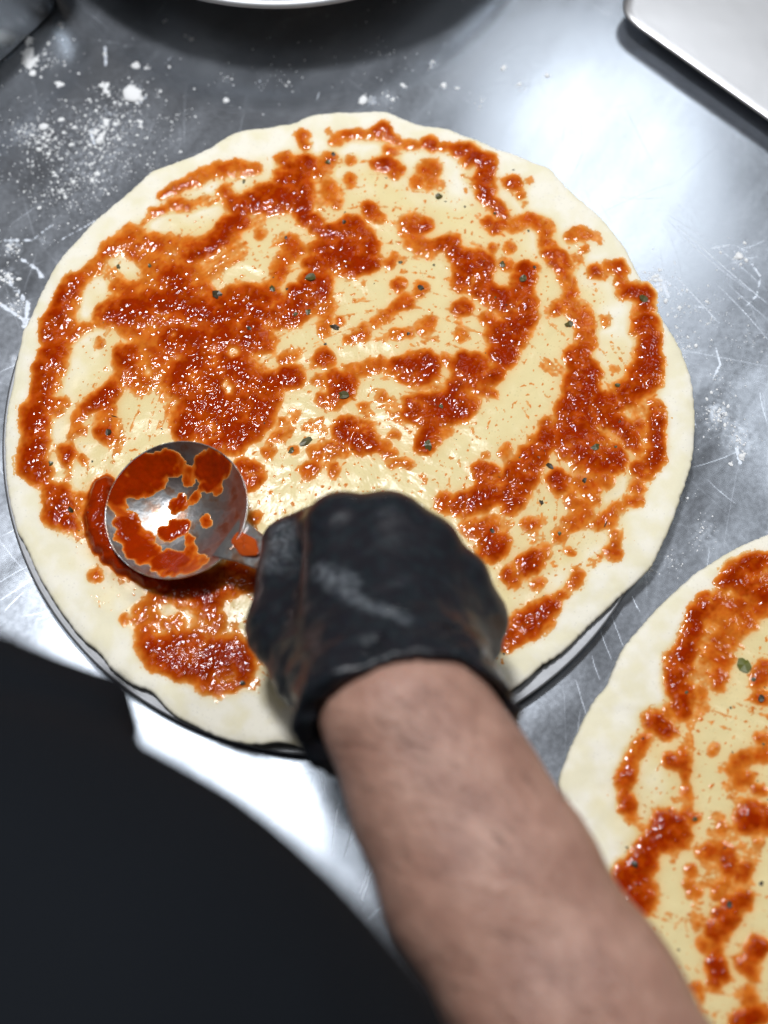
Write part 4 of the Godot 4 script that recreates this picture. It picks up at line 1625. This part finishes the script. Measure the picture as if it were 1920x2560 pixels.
	s.thick([21.7, -29.2, 3.6, 28.2, -30.6, 4.9, 34.8, -32.8, 3.8, 37.4, -28.5, 3.6, 33.4, -24.2, 2.9, 24.9, -24.9, 2.9])
	s.medium([44.6, -32.8, 2.5])
	s.thick([50.5, -29.9, 4.6, 50.4, -22.8, 3.9, 47.7, -17.2, 3.8])
	s.smear([41.2, -18.6, 3.3, 28.2, -20.0, 2.0])
	s.thick([28.1, -10.8, 3.6, 34.6, -11.5, 4.2, 42.4, -12.2, 3.8, 48.9, -14.3, 3.3, 50.1, -8.0, 3.9, 41.0, -5.2, 4.9, 34.5, -5.2, 4.2, 28.1, -6.6, 3.6])
	s.thick([35.8, 1.7, 3.6, 34.4, 7.9, 3.5, 31.2, 10.7, 1.5])
	s.medium([43.5, 1.0, 2.1, 39.0, 5.9, 1.8])
	s.smear([18.4, -10.8, 3.9, 22.9, -3.8, 3.2])
	s.medium([14.5, -15.0, 2.1])
	s.medium([6.3, -10.1, 1.9])
	s.medium([20.3, 3.1, 1.8])
	s.smear([8.6, -7.3, 2.6])
	s.thick([0.2, -2.4, 2.5, -1.0, 1.7, 5.5, 5.4, 3.8, 6.1, 8.7, 7.9, 3.7, 4.2, 8.6, 3.1])
	s.medium([-13.8, 12.1, 3.6, -9.3, 10.7, 3.6, -4.2, 10.7, 3.1])
	s.smear([-2.9, 12.1, 3.2])
	s.medium([15.1, 8.6, 2.3, 15.8, 12.1, 1.4, 19.6, 12.1, 1.2])
	s.medium([-17.5, 21.3, 3.3, -15.6, 19.6, 2.6, -19.5, 19.6, 1.8])
	s.medium([-7.0, 19.9, 2.4, -7.0, 21.6, 1.8])
	s.medium([-36.3, 12.1, 2.2])
	s.smear([-34.5, 7.9, 1.9])
	s.medium([-32.0, 4.5, 2.6, -28.2, 1.7, 1.8])
	s.medium([-28.9, -2.4, 1.8])
	s.smear([-25.1, -5.2, 2.6, -26.4, -8.0, 1.9])
	s.medium([-24.8, 11.4, 1.5])
	s.smear([-14.6, -0.4, 3.9, -19.8, 0.3, 1.9])
	s.thick([-47.0, 19.6, 3.5, -43.1, 21.6, 3.7, -41.2, 23.7, 2.9, -44.9, 26.4, 2.9, -46.1, 29.1, 1.6])
	s.medium([19.0, 17.6, 1.4, 23.5, 16.9, 1.8, 27.3, 17.6, 1.4])
	s.smear([33.7, 24.4, 1.3])
	s.medium([41.9, 33.2, 2.4, 40.5, 37.2, 1.8])
	s.thick([48.2, 37.2, 3.2])
	s.medium([43.1, 38.5, 1.9])
	s.medium([-41.3, 42.6, 2.5])
	s.thick([52.1, -33.5, 3.3, 56.0, -29.2, 6.2, 52.0, -24.9, 5.9, 61.1, -24.9, 4.9, 66.4, -26.4, 2.9])
	s.thick([70.7, -45.0, 5.6, 71.3, -39.2, 4.9, 70.5, -33.5, 4.3, 67.9, -36.4, 4.3])
	s.medium([78.0, -46.4, 4.0])
	s.thick([50.5, -12.9, 3.1, 53.7, -10.8, 3.6, 49.1, -7.3, 3.9])
	s.medium([59.7, -18.6, 2.5, 65.5, -16.5, 1.6, 56.4, -19.3, 2.5])
	s.smear([105.7, -44.3, 4.0])
	s.medium([106.4, -45.0, 3.3])
	s.thick([104.0, -36.4, 3.9, 100.7, -35.6, 2.6, 105.1, -29.2, 5.1, 108.9, -26.4, 4.4, 105.3, -19.3, 6.2, 101.5, -22.1, 3.8, 103.1, -12.2, 6.2, 97.1, -8.0, 4.2, 99.5, -1.8, 6.8, 102.5, 3.1, 6.8, 96.6, 5.9, 5.8, 106.1, -5.2, 4.9])
	s.smear([92.7, -31.4, 2.3, 90.1, -32.1, 2.0])
	s.smear([93.9, -27.8, 3.3, 87.4, -29.2, 2.0])
	s.thick([135.9, -42.1, 3.8, 135.6, -36.4, 4.5, 135.9, -29.9, 5.6, 131.7, -24.9, 5.6, 136.1, -22.1, 3.8, 127.5, -18.6, 4.9, 121.4, -13.6, 4.4, 116.0, -10.8, 4.9, 112.9, -13.6, 3.1, 113.8, -5.2, 3.8, 118.9, -2.4, 3.6, 123.9, 1.0, 3.6, 126.2, 6.6, 2.7, 128.6, 10.7, 1.7])
	s.thick([138.0, -8.0, 2.7, 137.7, -2.4, 2.7, 137.0, 3.8, 2.7, 137.0, 10.0, 3.0, 136.0, 15.5, 3.6, 132.0, 18.9, 3.6, 128.1, 20.3, 2.7, 131.8, 22.3, 2.4])
	s.medium([136.9, -12.2, 2.1])
	s.smear([132.2, -8.7, 5.8, 131.7, 0.3, 5.2])
	s.medium([129.2, -1.1, 2.6])
	s.smear([120.7, -27.8, 2.6])
	s.smear([119.1, -20.0, 2.6])
	s.thick([108.8, 7.3, 4.5, 111.8, 12.1, 6.1, 116.8, 14.1, 5.5, 118.0, 17.6, 3.6, 105.3, 12.8, 5.5, 99.0, 10.0, 5.1])
	s.medium([103.9, 16.9, 4.8, 110.2, 19.6, 2.9])
	s.smear([112.2, 1.7, 3.9, 115.9, 5.9, 3.2])
	s.thick([88.9, 4.5, 3.6, 86.2, 8.6, 4.2, 82.2, 13.4, 4.9, 78.2, 18.2, 4.9, 74.2, 23.0, 4.9, 79.3, 23.0, 4.2, 74.7, 27.8, 5.5, 68.3, 30.5, 5.5, 63.2, 30.5, 4.8, 56.7, 34.5, 4.8, 51.0, 36.5, 4.3])
	s.thick([72.6, 34.5, 4.1, 71.3, 37.9, 2.9])
	s.thick([58.3, 20.3, 2.7, 63.4, 21.3, 2.3, 59.5, 24.4, 2.9])
	s.medium([88.5, -1.8, 2.7])
	s.medium([69.3, 12.4, 2.4, 70.4, 8.6, 1.2])
	s.medium([61.0, 13.1, 1.3])
	s.thick([92.1, 24.4, 3.5, 93.2, 27.8, 3.2, 94.6, 24.4, 2.4])
	s.medium([101.5, 28.4, 4.8, 106.6, 28.4, 4.2, 99.4, 32.5, 3.6, 104.4, 35.2, 3.6])
	s.medium([99.3, 35.9, 3.1, 107.6, 34.5, 2.9])
	s.medium([115.0, 25.7, 2.3, 112.5, 24.4, 2.3])
	s.medium([127.4, 28.1, 2.6])
	s.medium([126.7, 34.8, 2.3, 123.5, 35.2, 1.8])
	s.medium([119.0, 37.2, 2.1, 115.6, 41.2, 2.4, 112.3, 43.2, 2.4])
	s.medium([114.1, 45.2, 2.3, 109.0, 45.9, 2.3])
	s.medium([104.2, 39.9, 3.0, 100.9, 43.2, 3.5, 97.7, 45.2, 2.9, 95.1, 45.2, 1.8])
	s.medium([78.7, 45.9, 2.7, 81.2, 45.9, 2.4])
	s.smear([85.1, 43.9, 2.2])
	s.medium([92.4, 50.5, 2.4, 91.1, 53.2, 1.4])
	s.medium([117.4, 50.5, 1.8, 116.2, 54.5, 1.8, 115.4, 58.5, 2.9, 117.3, 59.1, 1.8])
	s.medium([96.6, 58.1, 1.7])
	s.smear([106.5, 62.4, 1.6, 105.1, 64.4, 1.3])
	s.smear([109.7, 60.4, 1.3])
	s.thick([65.1, 55.8, 3.5, 62.6, 58.5, 3.5, 67.7, 53.2, 2.6, 59.4, 58.5, 2.9, 62.1, 51.9, 2.9, 62.8, 48.5, 2.1])
	s.medium([53.3, 47.2, 3.8, 58.3, 49.2, 3.8, 62.8, 45.9, 3.5])
	s.smear([69.2, 45.9, 3.2])
	s.thick([80.7, 62.4, 4.0, 76.8, 65.0, 3.5])
	s.medium([85.2, 58.5, 2.6, 87.2, 55.8, 1.4])
	s.smear([89.4, 63.7, 1.6])
	s.smear([81.6, 51.9, 3.8])
	s.medium([78.1, 63.8, 3.3, 73.7, 67.0, 3.5, 71.7, 71.6, 2.4])
	s.thick([69.2, 69.0, 2.4])
	s.medium([82.2, 73.2, 2.4, 84.2, 71.6, 1.5])
	s.medium([97.8, 65.7, 0.6])
	s.medium([99.9, 69.6, 2.1, 97.9, 72.9, 1.8])
	s.smear([95.3, 74.8, 1.9])
	s.medium([92.7, 78.1, 1.5, 89.5, 79.4, 1.7])
	s.thick([86.9, 83.2, 3.2, 82.4, 87.1, 5.3, 78.6, 90.3, 5.3, 74.2, 92.8, 5.3, 71.0, 95.4, 4.6, 67.8, 99.2, 3.0])
	s.smear([65.2, 107.4, 1.2])
	s.thick([-85.5, 99.9, 4.0, -80.5, 103.1, 6.5, -73.1, 103.1, 7.7, -65.0, 103.7, 8.0, -57.0, 105.0, 7.7, -49.6, 105.0, 7.7, -44.6, 108.1, 4.9])
	s.thick([-80.3, 107.5, 3.4, -70.9, 110.0, 4.7, -61.7, 111.3, 4.7])
	s.medium([-89.2, 87.2, 3.5, -91.2, 84.6, 1.7, -86.3, 83.4, 3.5, -83.5, 89.8, 3.5, -87.1, 93.6, 3.5])
	s.medium([-84.0, 79.5, 2.9, -80.5, 75.6, 2.9, -76.6, 77.6, 3.5, -71.6, 79.5, 2.9, -65.8, 82.1, 3.5, -59.5, 85.9, 4.7, -57.4, 91.0, 4.1])
	s.medium([-73.6, 90.4, 3.5, -78.5, 91.0, 2.5])
	s.medium([-62.3, 94.9, 4.7])
	s.smear([-65.6, 87.8, 3.1])
	s.thick([-78.1, 73.0, 3.5, -69.3, 74.3, 5.3, -59.8, 76.3, 5.9, -50.7, 69.8, 5.9, -44.4, 69.8, 5.3, -38.7, 71.7, 4.1])
	s.thick([-59.7, 80.8, 3.5])
	s.thick([-104.9, 52.0, 3.5, -104.0, 56.0, 3.5, -96.4, 58.0, 5.4, -94.9, 62.6, 4.8, -89.7, 65.8, 4.1, -84.6, 67.2, 4.1])
	s.thick([-101.9, 48.0, 5.1])
	s.medium([-109.9, 69.1, 2.3])
	s.smear([-98.8, 71.1, 1.8])
	s.medium([-95.4, 88.8, 1.7])
	s.medium([-55.4, 116.3, 4.9, -61.5, 116.3, 3.3, -59.6, 118.8, 2.8, -49.2, 117.5, 2.8, -44.9, 116.3, 1.7])
	s.smear([-48.1, 91.7, 1.9])
	s.smear([-40.0, 116.3, 3.1])
	s.thick([-44.4, 112.5, 3.4])
	s.gap([-102.1, -81.6, 3.2, -99.8, -75.7, 3.9])
	s.gap([-24.5, -82.4, 1.5, -27.0, -76.4, 2.4, -29.6, -71.9, 1.7])
	s.gap([69.6, -52.9, 1.5])
	s.gap([-53.8, -36.4, 2.6])
	s.gap([-55.9, -20.7, 2.3, -54.5, -17.2, 2.1])
	s.gap([-78.6, -32.8, 1.4])
	s.gap([-80.4, -45.0, 1.7])
	s.gap([-91.4, -27.1, 2.1])
	s.gap([-53.2, -36.4, 3.3])
	s.gap([43.2, -26.4, 2.9])
	s.gap([101.3, 32.8, 1.9])
	s.gap([-68.8, 86.2, 3.1])
	s.gap([-76.2, 86.6, 2.1])
	s.pile([-111.7, 42.7, 2.9, -109.8, 49.4, 3.2, -106.7, 54.0, 3.3, -101.3, 59.9, 3.5, -94.8, 64.5, 3.4, -87.0, 68.5, 3.1, -79.4, 71.7, 2.8])
	s.thick([-72.4, 73.0, 5.6, -59.9, 74.3, 5.6, -47.5, 69.8, 5.3])
	main.daubs = s
	finish_pizza(main, Vector2(20, 30), 101)

	# the next one, cut by the frame
	var side := Dough.new()
	side.node = thing("pizza", "second raw pizza at the lower right, cut off by the frame", "pizza", Vector3(0.2259, 0, 0.2003), "raw pizzas")
	side.outline([0.0, 154.9, 15.0, 154.9, 30.0, 154.9, 45.0, 154.9, 60.0, 154.9, 75.0, 154.9, 90.0, 154.9, 105.0, 154.9, 120.0, 154.9, 135.0, 154.9, 150.0, 154.9, 165.0, 154.9, 187.1, 151.0, 189.6, 153.3, 191.5, 155.2, 192.2, 157.4, 192.6, 156.8, 194.0, 157.8, 195.5, 156.8, 198.0, 156.4, 201.4, 155.2, 204.2, 154.6, 207.3, 154.0, 210.3, 151.9, 211.7, 152.6, 214.1, 153.8, 217.3, 154.7, 220.3, 154.5, 225.8, 154.6, 229.7, 154.6, 234.8, 155.8, 237.0, 155.3, 240.6, 155.5, 243.8, 155.6, 248.0, 155.2, 270.0, 154.9, 285.0, 154.9, 300.0, 154.9, 315.0, 154.9, 330.0, 154.9, 345.0, 154.9], 12)
	side.lifts = [[160.0, 14.0, 1.2, 0.9]]
	s = Daubs.new(-166, -166, 166, 166, 0.45, 23, 1.7)
	s.thick([-60.3, -130.8, 3.4, -64.9, -129.6, 4.0, -71.2, -127.8, 3.4, -75.3, -125.5, 3.4, -78.5, -121.4, 2.8])
	s.thick([-65.4, -122.6, 5.6, -61.3, -117.9, 5.6])
	s.medium([-64.1, -110.9, 4.5])
	s.thick([-70.0, -121.4, 4.5])
	s.thick([-82.9, -114.4, 2.9, -87.5, -112.1, 3.7, -90.6, -108.0, 3.7, -93.1, -102.3, 3.5, -94.6, -96.5, 3.2, -96.6, -92.0, 3.7, -100.2, -87.4, 4.4, -100.5, -82.4, 4.4, -100.3, -76.7, 4.7, -100.0, -71.7, 4.1, -99.8, -66.7, 3.1, -99.4, -63.9, 1.8])
	s.medium([-83.8, -108.6, 4.5, -78.1, -109.8, 5.0, -72.5, -110.9, 4.5])
	s.medium([-70.1, -105.1, 4.5, -75.9, -101.7, 4.7])
	s.medium([-80.3, -94.8, 4.7, -85.0, -90.8, 4.4, -80.7, -88.0, 3.7])
	s.smear([-82.7, -100.5, 5.0, -87.4, -96.5, 3.9])
	s.smear([-87.9, -88.0, 3.9])
	s.medium([-83.3, -82.4, 3.1, -84.3, -76.7, 2.3])
	s.medium([-91.6, -73.4, 2.6])
	s.smear([-91.1, -82.4, 3.9, -88.5, -79.5, 3.3])
	s.smear([-92.1, -66.7, 3.8, -97.4, -60.1, 1.6, -98.3, -54.6, 1.4])
	s.medium([-106.1, -66.1, 2.1])
	s.thick([-112.1, -61.2, 3.6, -107.9, -57.8, 3.1])
	s.medium([-104.7, -56.7, 2.1])
	s.smear([-104.4, -61.7, 2.7])
	s.medium([-116.4, -53.5, 2.2])
	s.thick([-65.2, -81.2, 3.1, -67.1, -78.4, 2.5])
	s.thick([-63.2, -85.2, 2.2])
	s.thick([-67.1, -71.1, 2.3, -64.9, -71.1, 2.1])
	s.smear([-68.3, -54.6, 2.7])
	s.medium([-116.3, -53.8, 2.1, -119.2, -50.5, 2.3, -122.2, -45.6, 2.3, -124.0, -41.3, 2.8])
	s.thick([-125.3, -37.5, 3.0, -126.0, -34.3, 2.5])
	s.medium([-126.7, -31.0, 1.8])
	s.thick([-124.7, -27.8, 2.5, -125.4, -24.6, 2.3])
	s.medium([-123.4, -21.4, 2.0])
	s.smear([-120.4, -17.7, 2.4, -118.3, -16.1, 1.9])
	s.medium([-100.8, -48.9, 1.8, -100.5, -45.1, 3.0])
	s.thick([-100.5, -45.6, 2.2])
	s.thick([-102.8, -43.5, 2.5, -107.1, -44.5, 2.0])
	s.thick([-100.8, -40.2, 1.9, -100.4, -37.5, 1.0])
	s.smear([-97.6, -56.6, 1.6, -97.4, -42.9, 1.4])
	s.smear([-99.6, -34.3, 1.9])
	s.medium([-100.2, -32.1, 1.8, -99.9, -27.8, 1.8])
	s.thick([-100.2, -23.0, 2.0, -97.7, -20.9, 1.8])
	s.smear([-104.7, -28.9, 1.9])
	s.smear([-114.6, -25.2, 1.1])
	s.medium([-87.2, -50.0, 2.0, -88.4, -48.4, 1.3])
	s.thick([-108.7, -16.7, 6.4, -111.5, -13.5, 5.1, -104.6, -13.5, 4.1])
	s.thick([-105.9, -17.7, 4.6])
	s.thick([-117.6, -8.8, 4.0, -119.0, -4.1, 4.5, -122.3, -1.4, 4.5, -126.8, 3.2, 4.5, -130.1, 6.3, 2.4])
	s.thick([-123.2, 6.3, 5.8, -120.8, 11.0, 5.0, -125.0, 10.0, 4.0])
	s.medium([-116.9, 6.3, 2.1])
	s.smear([-107.1, -6.7, 2.1, -107.9, -1.4, 1.3])
	s.smear([-121.1, 16.1, 3.7])
	s.thick([-76.2, -21.4, 4.0, -73.0, -21.4, 5.6, -68.8, -20.4, 4.1])
	s.thick([-77.5, -18.8, 3.0])
	s.medium([-66.7, -47.3, 3.0, -72.2, -46.2, 2.5, -78.3, -44.5, 2.5, -80.7, -40.7, 2.5, -77.7, -38.0, 3.0, -75.1, -37.0, 2.5])
	s.medium([-71.1, -32.7, 1.8, -68.9, -32.1, 1.5])
	s.medium([-68.3, -54.4, 1.8, -65.6, -54.9, 2.1])
	s.smear([-81.7, -34.3, 4.3, -78.3, -30.0, 3.8])
	s.smear([-85.5, -41.8, 2.2])
	s.medium([-86.1, -17.7, 1.8])
	s.smear([-90.1, -14.6, 3.2, -82.0, -14.6, 3.2])
	s.smear([-88.0, -21.4, 3.2])
	s.medium([-95.9, -6.7, 1.9, -90.5, -7.7, 2.5, -85.2, -7.7, 3.0])
	s.thick([-83.9, -4.1, 2.4, -84.6, -0.9, 3.0])
	s.medium([-83.2, 2.2, 3.0])
	s.thick([-78.9, 0.6, 2.8])
	s.medium([-86.0, 4.3, 2.0])
	s.medium([-90.0, 8.4, 2.2, -90.6, 10.0, 1.9])
	s.smear([-92.5, -1.4, 3.7])
	s.medium([-100.9, 0.4, 1.8])
	s.medium([-101.5, 6.3, 1.9, -99.6, 8.9, 2.2])
	s.smear([-99.4, 15.1, 2.6, -98.7, 20.2, 2.6])
	s.thick([-79.7, 12.5, 3.0, -85.1, 14.1, 3.0, -85.4, 18.2, 3.5, -88.7, 20.2, 4.0, -90.9, 22.2, 2.9])
	s.medium([-71.6, -10.9, 2.0])
	s.medium([-78.6, -9.8, 1.0])
	s.smear([-94.0, 4.8, 3.2, -78.2, 6.3, 3.2])
	s.smear([-74.7, -5.6, 3.7])
	s.thick([-83.1, 14.0, 3.1, -79.3, 12.8, 2.3])
	s.thick([-86.2, 17.2, 3.1, -88.9, 20.8, 3.9, -91.6, 24.4, 3.5, -91.3, 26.7, 2.3])
	s.medium([-91.9, 29.9, 1.9, -92.1, 32.6, 1.9])
	s.thick([-92.4, 36.9, 3.1, -92.2, 40.4, 3.5, -92.9, 44.3, 2.3])
	s.thick([-89.6, 42.8, 1.9])
	s.medium([-97.9, 28.3, 1.5, -96.9, 30.7, 1.5])
	s.medium([-99.2, 8.8, 2.3, -101.9, 6.4, 1.7])
	s.thick([-75.7, 30.7, 3.9, -73.2, 29.9, 2.3])
	s.medium([-81.1, 36.9, 3.4, -78.8, 39.6, 3.1])
	s.medium([-78.5, 35.0, 3.1, -77.4, 42.0, 1.5])
	s.smear([-99.3, 17.2, 1.8, -99.6, 22.8, 1.4])
	s.medium([-101.5, 45.9, 1.6, -99.3, 49.7, 1.6])
	s.smear([-100.3, 47.0, 2.4])
	s.medium([-79.8, 47.8, 1.9, -79.7, 50.9, 2.3])
	s.medium([-81.7, 50.9, 1.9])
	s.thick([-82.6, 58.5, 3.8, -79.3, 57.4, 3.0, -75.2, 56.2, 2.6])
	s.thick([-84.3, 60.1, 3.8])
	s.smear([-83.5, 48.2, 2.4])
	# the half outside the picture is sauced in the same way
	dice.seed = 19
	for i in 190:
		var a := dice.randf() * TAU
		var q := 130.0 * sqrt(dice.randf())
		var p := Vector2(cos(a) * q + 25.0, sin(a) * q)
		if p.length() > 132.0 or (p.x < -8.0 and p.y < 78.0):
			continue
		var r := dice.randf_range(3.0, 9.0)
		var t := Vector2(-p.y, p.x).normalized() * dice.randf_range(5.0, 22.0)
		if i % 3:
			s.thick([p.x, p.y, r, p.x + t.x, p.y + t.y, r * 0.8])
		else:
			s.smear([p.x, p.y, r, p.x + t.x, p.y + t.y, r])
	side.daubs = s
	finish_pizza(side, Vector2(-30, -200), 151)
	flake(main, -61.6, -65.5, 3.2, 0, 0)
	flake(main, -107.9, -80.0, 1.5, 1, 0)
	flake(main, -93.2, -80.3, 1.3, 1, 0)
	flake(main, -18.3, -73.7, 3.1, 1, 0)
	flake(main, -11.3, -134.9, 1.8, 1, 0)
	flake(main, -8.6, -139.2, 1.5, 0, 0)
	flake(main, -3.1, -102.9, 1.4, 0, 0)
	flake(main, 41.3, -116.7, 2.3, 1, 0)
	flake(main, -6.7, -49.1, 3.3, 0, 1)
	flake(main, -36.1, -68.5, 1.9, 1, 0)
	flake(main, -19.3, -56.8, 2.0, 1, 0)
	flake(main, -25.3, -55.3, 1.5, 1, 0)
	flake(main, 23.1, -82.2, 1.2, 1, 0)
	flake(main, 32.7, -68.9, 2.0, 0, 0)
	flake(main, -50.7, -125.1, 1.8, 1, 1)
	flake(main, -30.3, -95.0, 1.1, 0, 0)
	flake(main, 26.6, -45.5, 1.1, 0, 0)
	flake(main, -29.2, -68.3, 0.9, 0, 0)
	flake(main, -46.2, -48.0, 1.5, 0, 0)
	flake(main, 70.6, -81.1, 2.0, 1, 0)
	flake(main, 79.7, -73.3, 2.4, 1, 0)
	flake(main, 100.2, -50.6, 2.5, 1, 0)
	flake(main, 134.8, -63.0, 2.7, 1, 0)
	flake(main, 83.1, -98.7, 0.9, 1, 0)
	flake(main, 76.9, -130.6, 0.9, 0, 1)
	flake(main, 67.5, -107.9, 1.0, 1, 0)
	flake(main, 85.2, -79.2, 1.1, 0, 0)
	flake(main, -107.6, 2.8, 2.1, 0, 0)
	flake(main, -132.7, 17.6, 1.7, 1, 0)
	flake(main, -105.8, -5.2, 1.9, 0, 2)
	flake(main, -122.4, 39.2, 1.7, 0, 0)
	flake(main, -114.2, 16.2, 0.8, 1, 0)
	flake(main, -19.0, 6.9, 4.3, 1, 1)
	flake(main, -3.1, -15.0, 3.0, 1, 0)
	flake(main, 41.1, -10.1, 1.4, 1, 0)
	flake(main, 35.0, 9.0, 2.7, 1, 0)
	flake(main, -25.7, 11.1, 1.8, 1, 0)
	flake(main, -11.2, -40.9, 0.9, 0, 0)
	flake(main, 89.0, 18.3, 2.9, 0, 1)
	flake(main, 84.9, 35.5, 1.5, 0, 0)
	flake(main, 104.1, 25.4, 1.5, 0, 0)
	flake(main, 109.8, 10.0, 2.3, 1, 0)
	flake(main, 121.2, -19.9, 1.6, 1, 0)
	flake(main, 62.7, 48.9, 1.5, 0, 0)
	flake(main, 112.7, 45.5, 2.2, 0, 2)
	flake(main, 92.3, 50.2, 1.3, 1, 0)
	flake(main, 118.8, 9.4, 0.9, 1, 0)
	flake(main, -44.5, 116.8, 1.6, 0, 0)
	flake(side, -72.3, -85.5, 4.4, 2, 0)
	flake(side, -66.5, -70.9, 2.1, 0, 0)
	flake(side, -97.9, -73.4, 1.0, 1, 0)
	flake(side, -68.9, -79.3, 1.4, 1, 0)
	flake(side, -123.5, -2.1, 2.0, 0, 0)
	flake(side, -85.8, 13.9, 1.9, 0, 0)
	flake(side, -72.0, 5.4, 1.4, 0, 0)
	flake(side, -97.6, -20.5, 1.4, 1, 0)
	flake(side, -66.9, -51.5, 0.8, 1, 0)
	flake(side, -117.3, -53.9, 0.7, 0, 0)

	# crumbs of dried herb all over the sauced part
	dice.seed = 29
	for d in [main, side]:
		for i in 80:
			var a := dice.randf() * TAU
			var q := 128.0 * sqrt(dice.randf())
			flake(d, cos(a) * q, sin(a) * q, dice.randf_range(0.35, 0.9), dice.randi() % 2, dice.randi() % 3)

	make_spoon()
	make_cook()
	make_bowl()
	make_plate()
	make_tub()
	make_flour()


func finish_pizza(d: Dough, swirl: Vector2, sd: int) -> void:
	var s := d.daubs
	# where the spoon has been the dough is wet; the rim stays floury
	var wet := PackedFloat32Array()
	wet.resize(s.nx * s.nz)
	var ragged := noise(sd, 0.03, 3)
	var near := PackedFloat32Array()
	near.resize(s.nx * s.nz)
	for i in near.size():
		near[i] = 1.0 if s.h[i] > 0.1 or s.film[i] > 0.2 else 0.0
	near = s.blurred(near, 40)
	var i := 0
	for k in s.nz:
		var z := s.z0 + k * s.step
		for j in s.nx:
			var x := s.x0 + j * s.step
			var rho := sqrt(x * x + z * z) / d.edge(atan2(z, x))
			wet[i] = maxf(smoothstep(0.02, 0.5, near[i] + 0.1 * ragged.get_noise_2d(x, z)) * smoothstep(0.97, 0.86, rho), smoothstep(0.92, 0.74, rho + 0.1 * ragged.get_noise_2d(x, z)))
			i += 1
	s.settle(sd, swirl, wet)
	var stain := s.h.duplicate()
	for n in stain.size():
		stain[n] = minf(stain[n], 0.6)
	stain = s.blurred(stain, 14)
	var wide := s.blurred(stain, 90)
	for n in stain.size():
		stain[n] = clampf(stain[n] * 1.5 + wide[n] * 1.05 * wet[n], 0.0, 0.95)
	make_dough(d, stain, wet, sd + 10)
	var c := piece("sauce", sauce_mesh(s, d.top, sd + 20), sauce_material(), d.node)
	c.set_meta("label", "tomato sauce spread in thick swirls and thin smears")
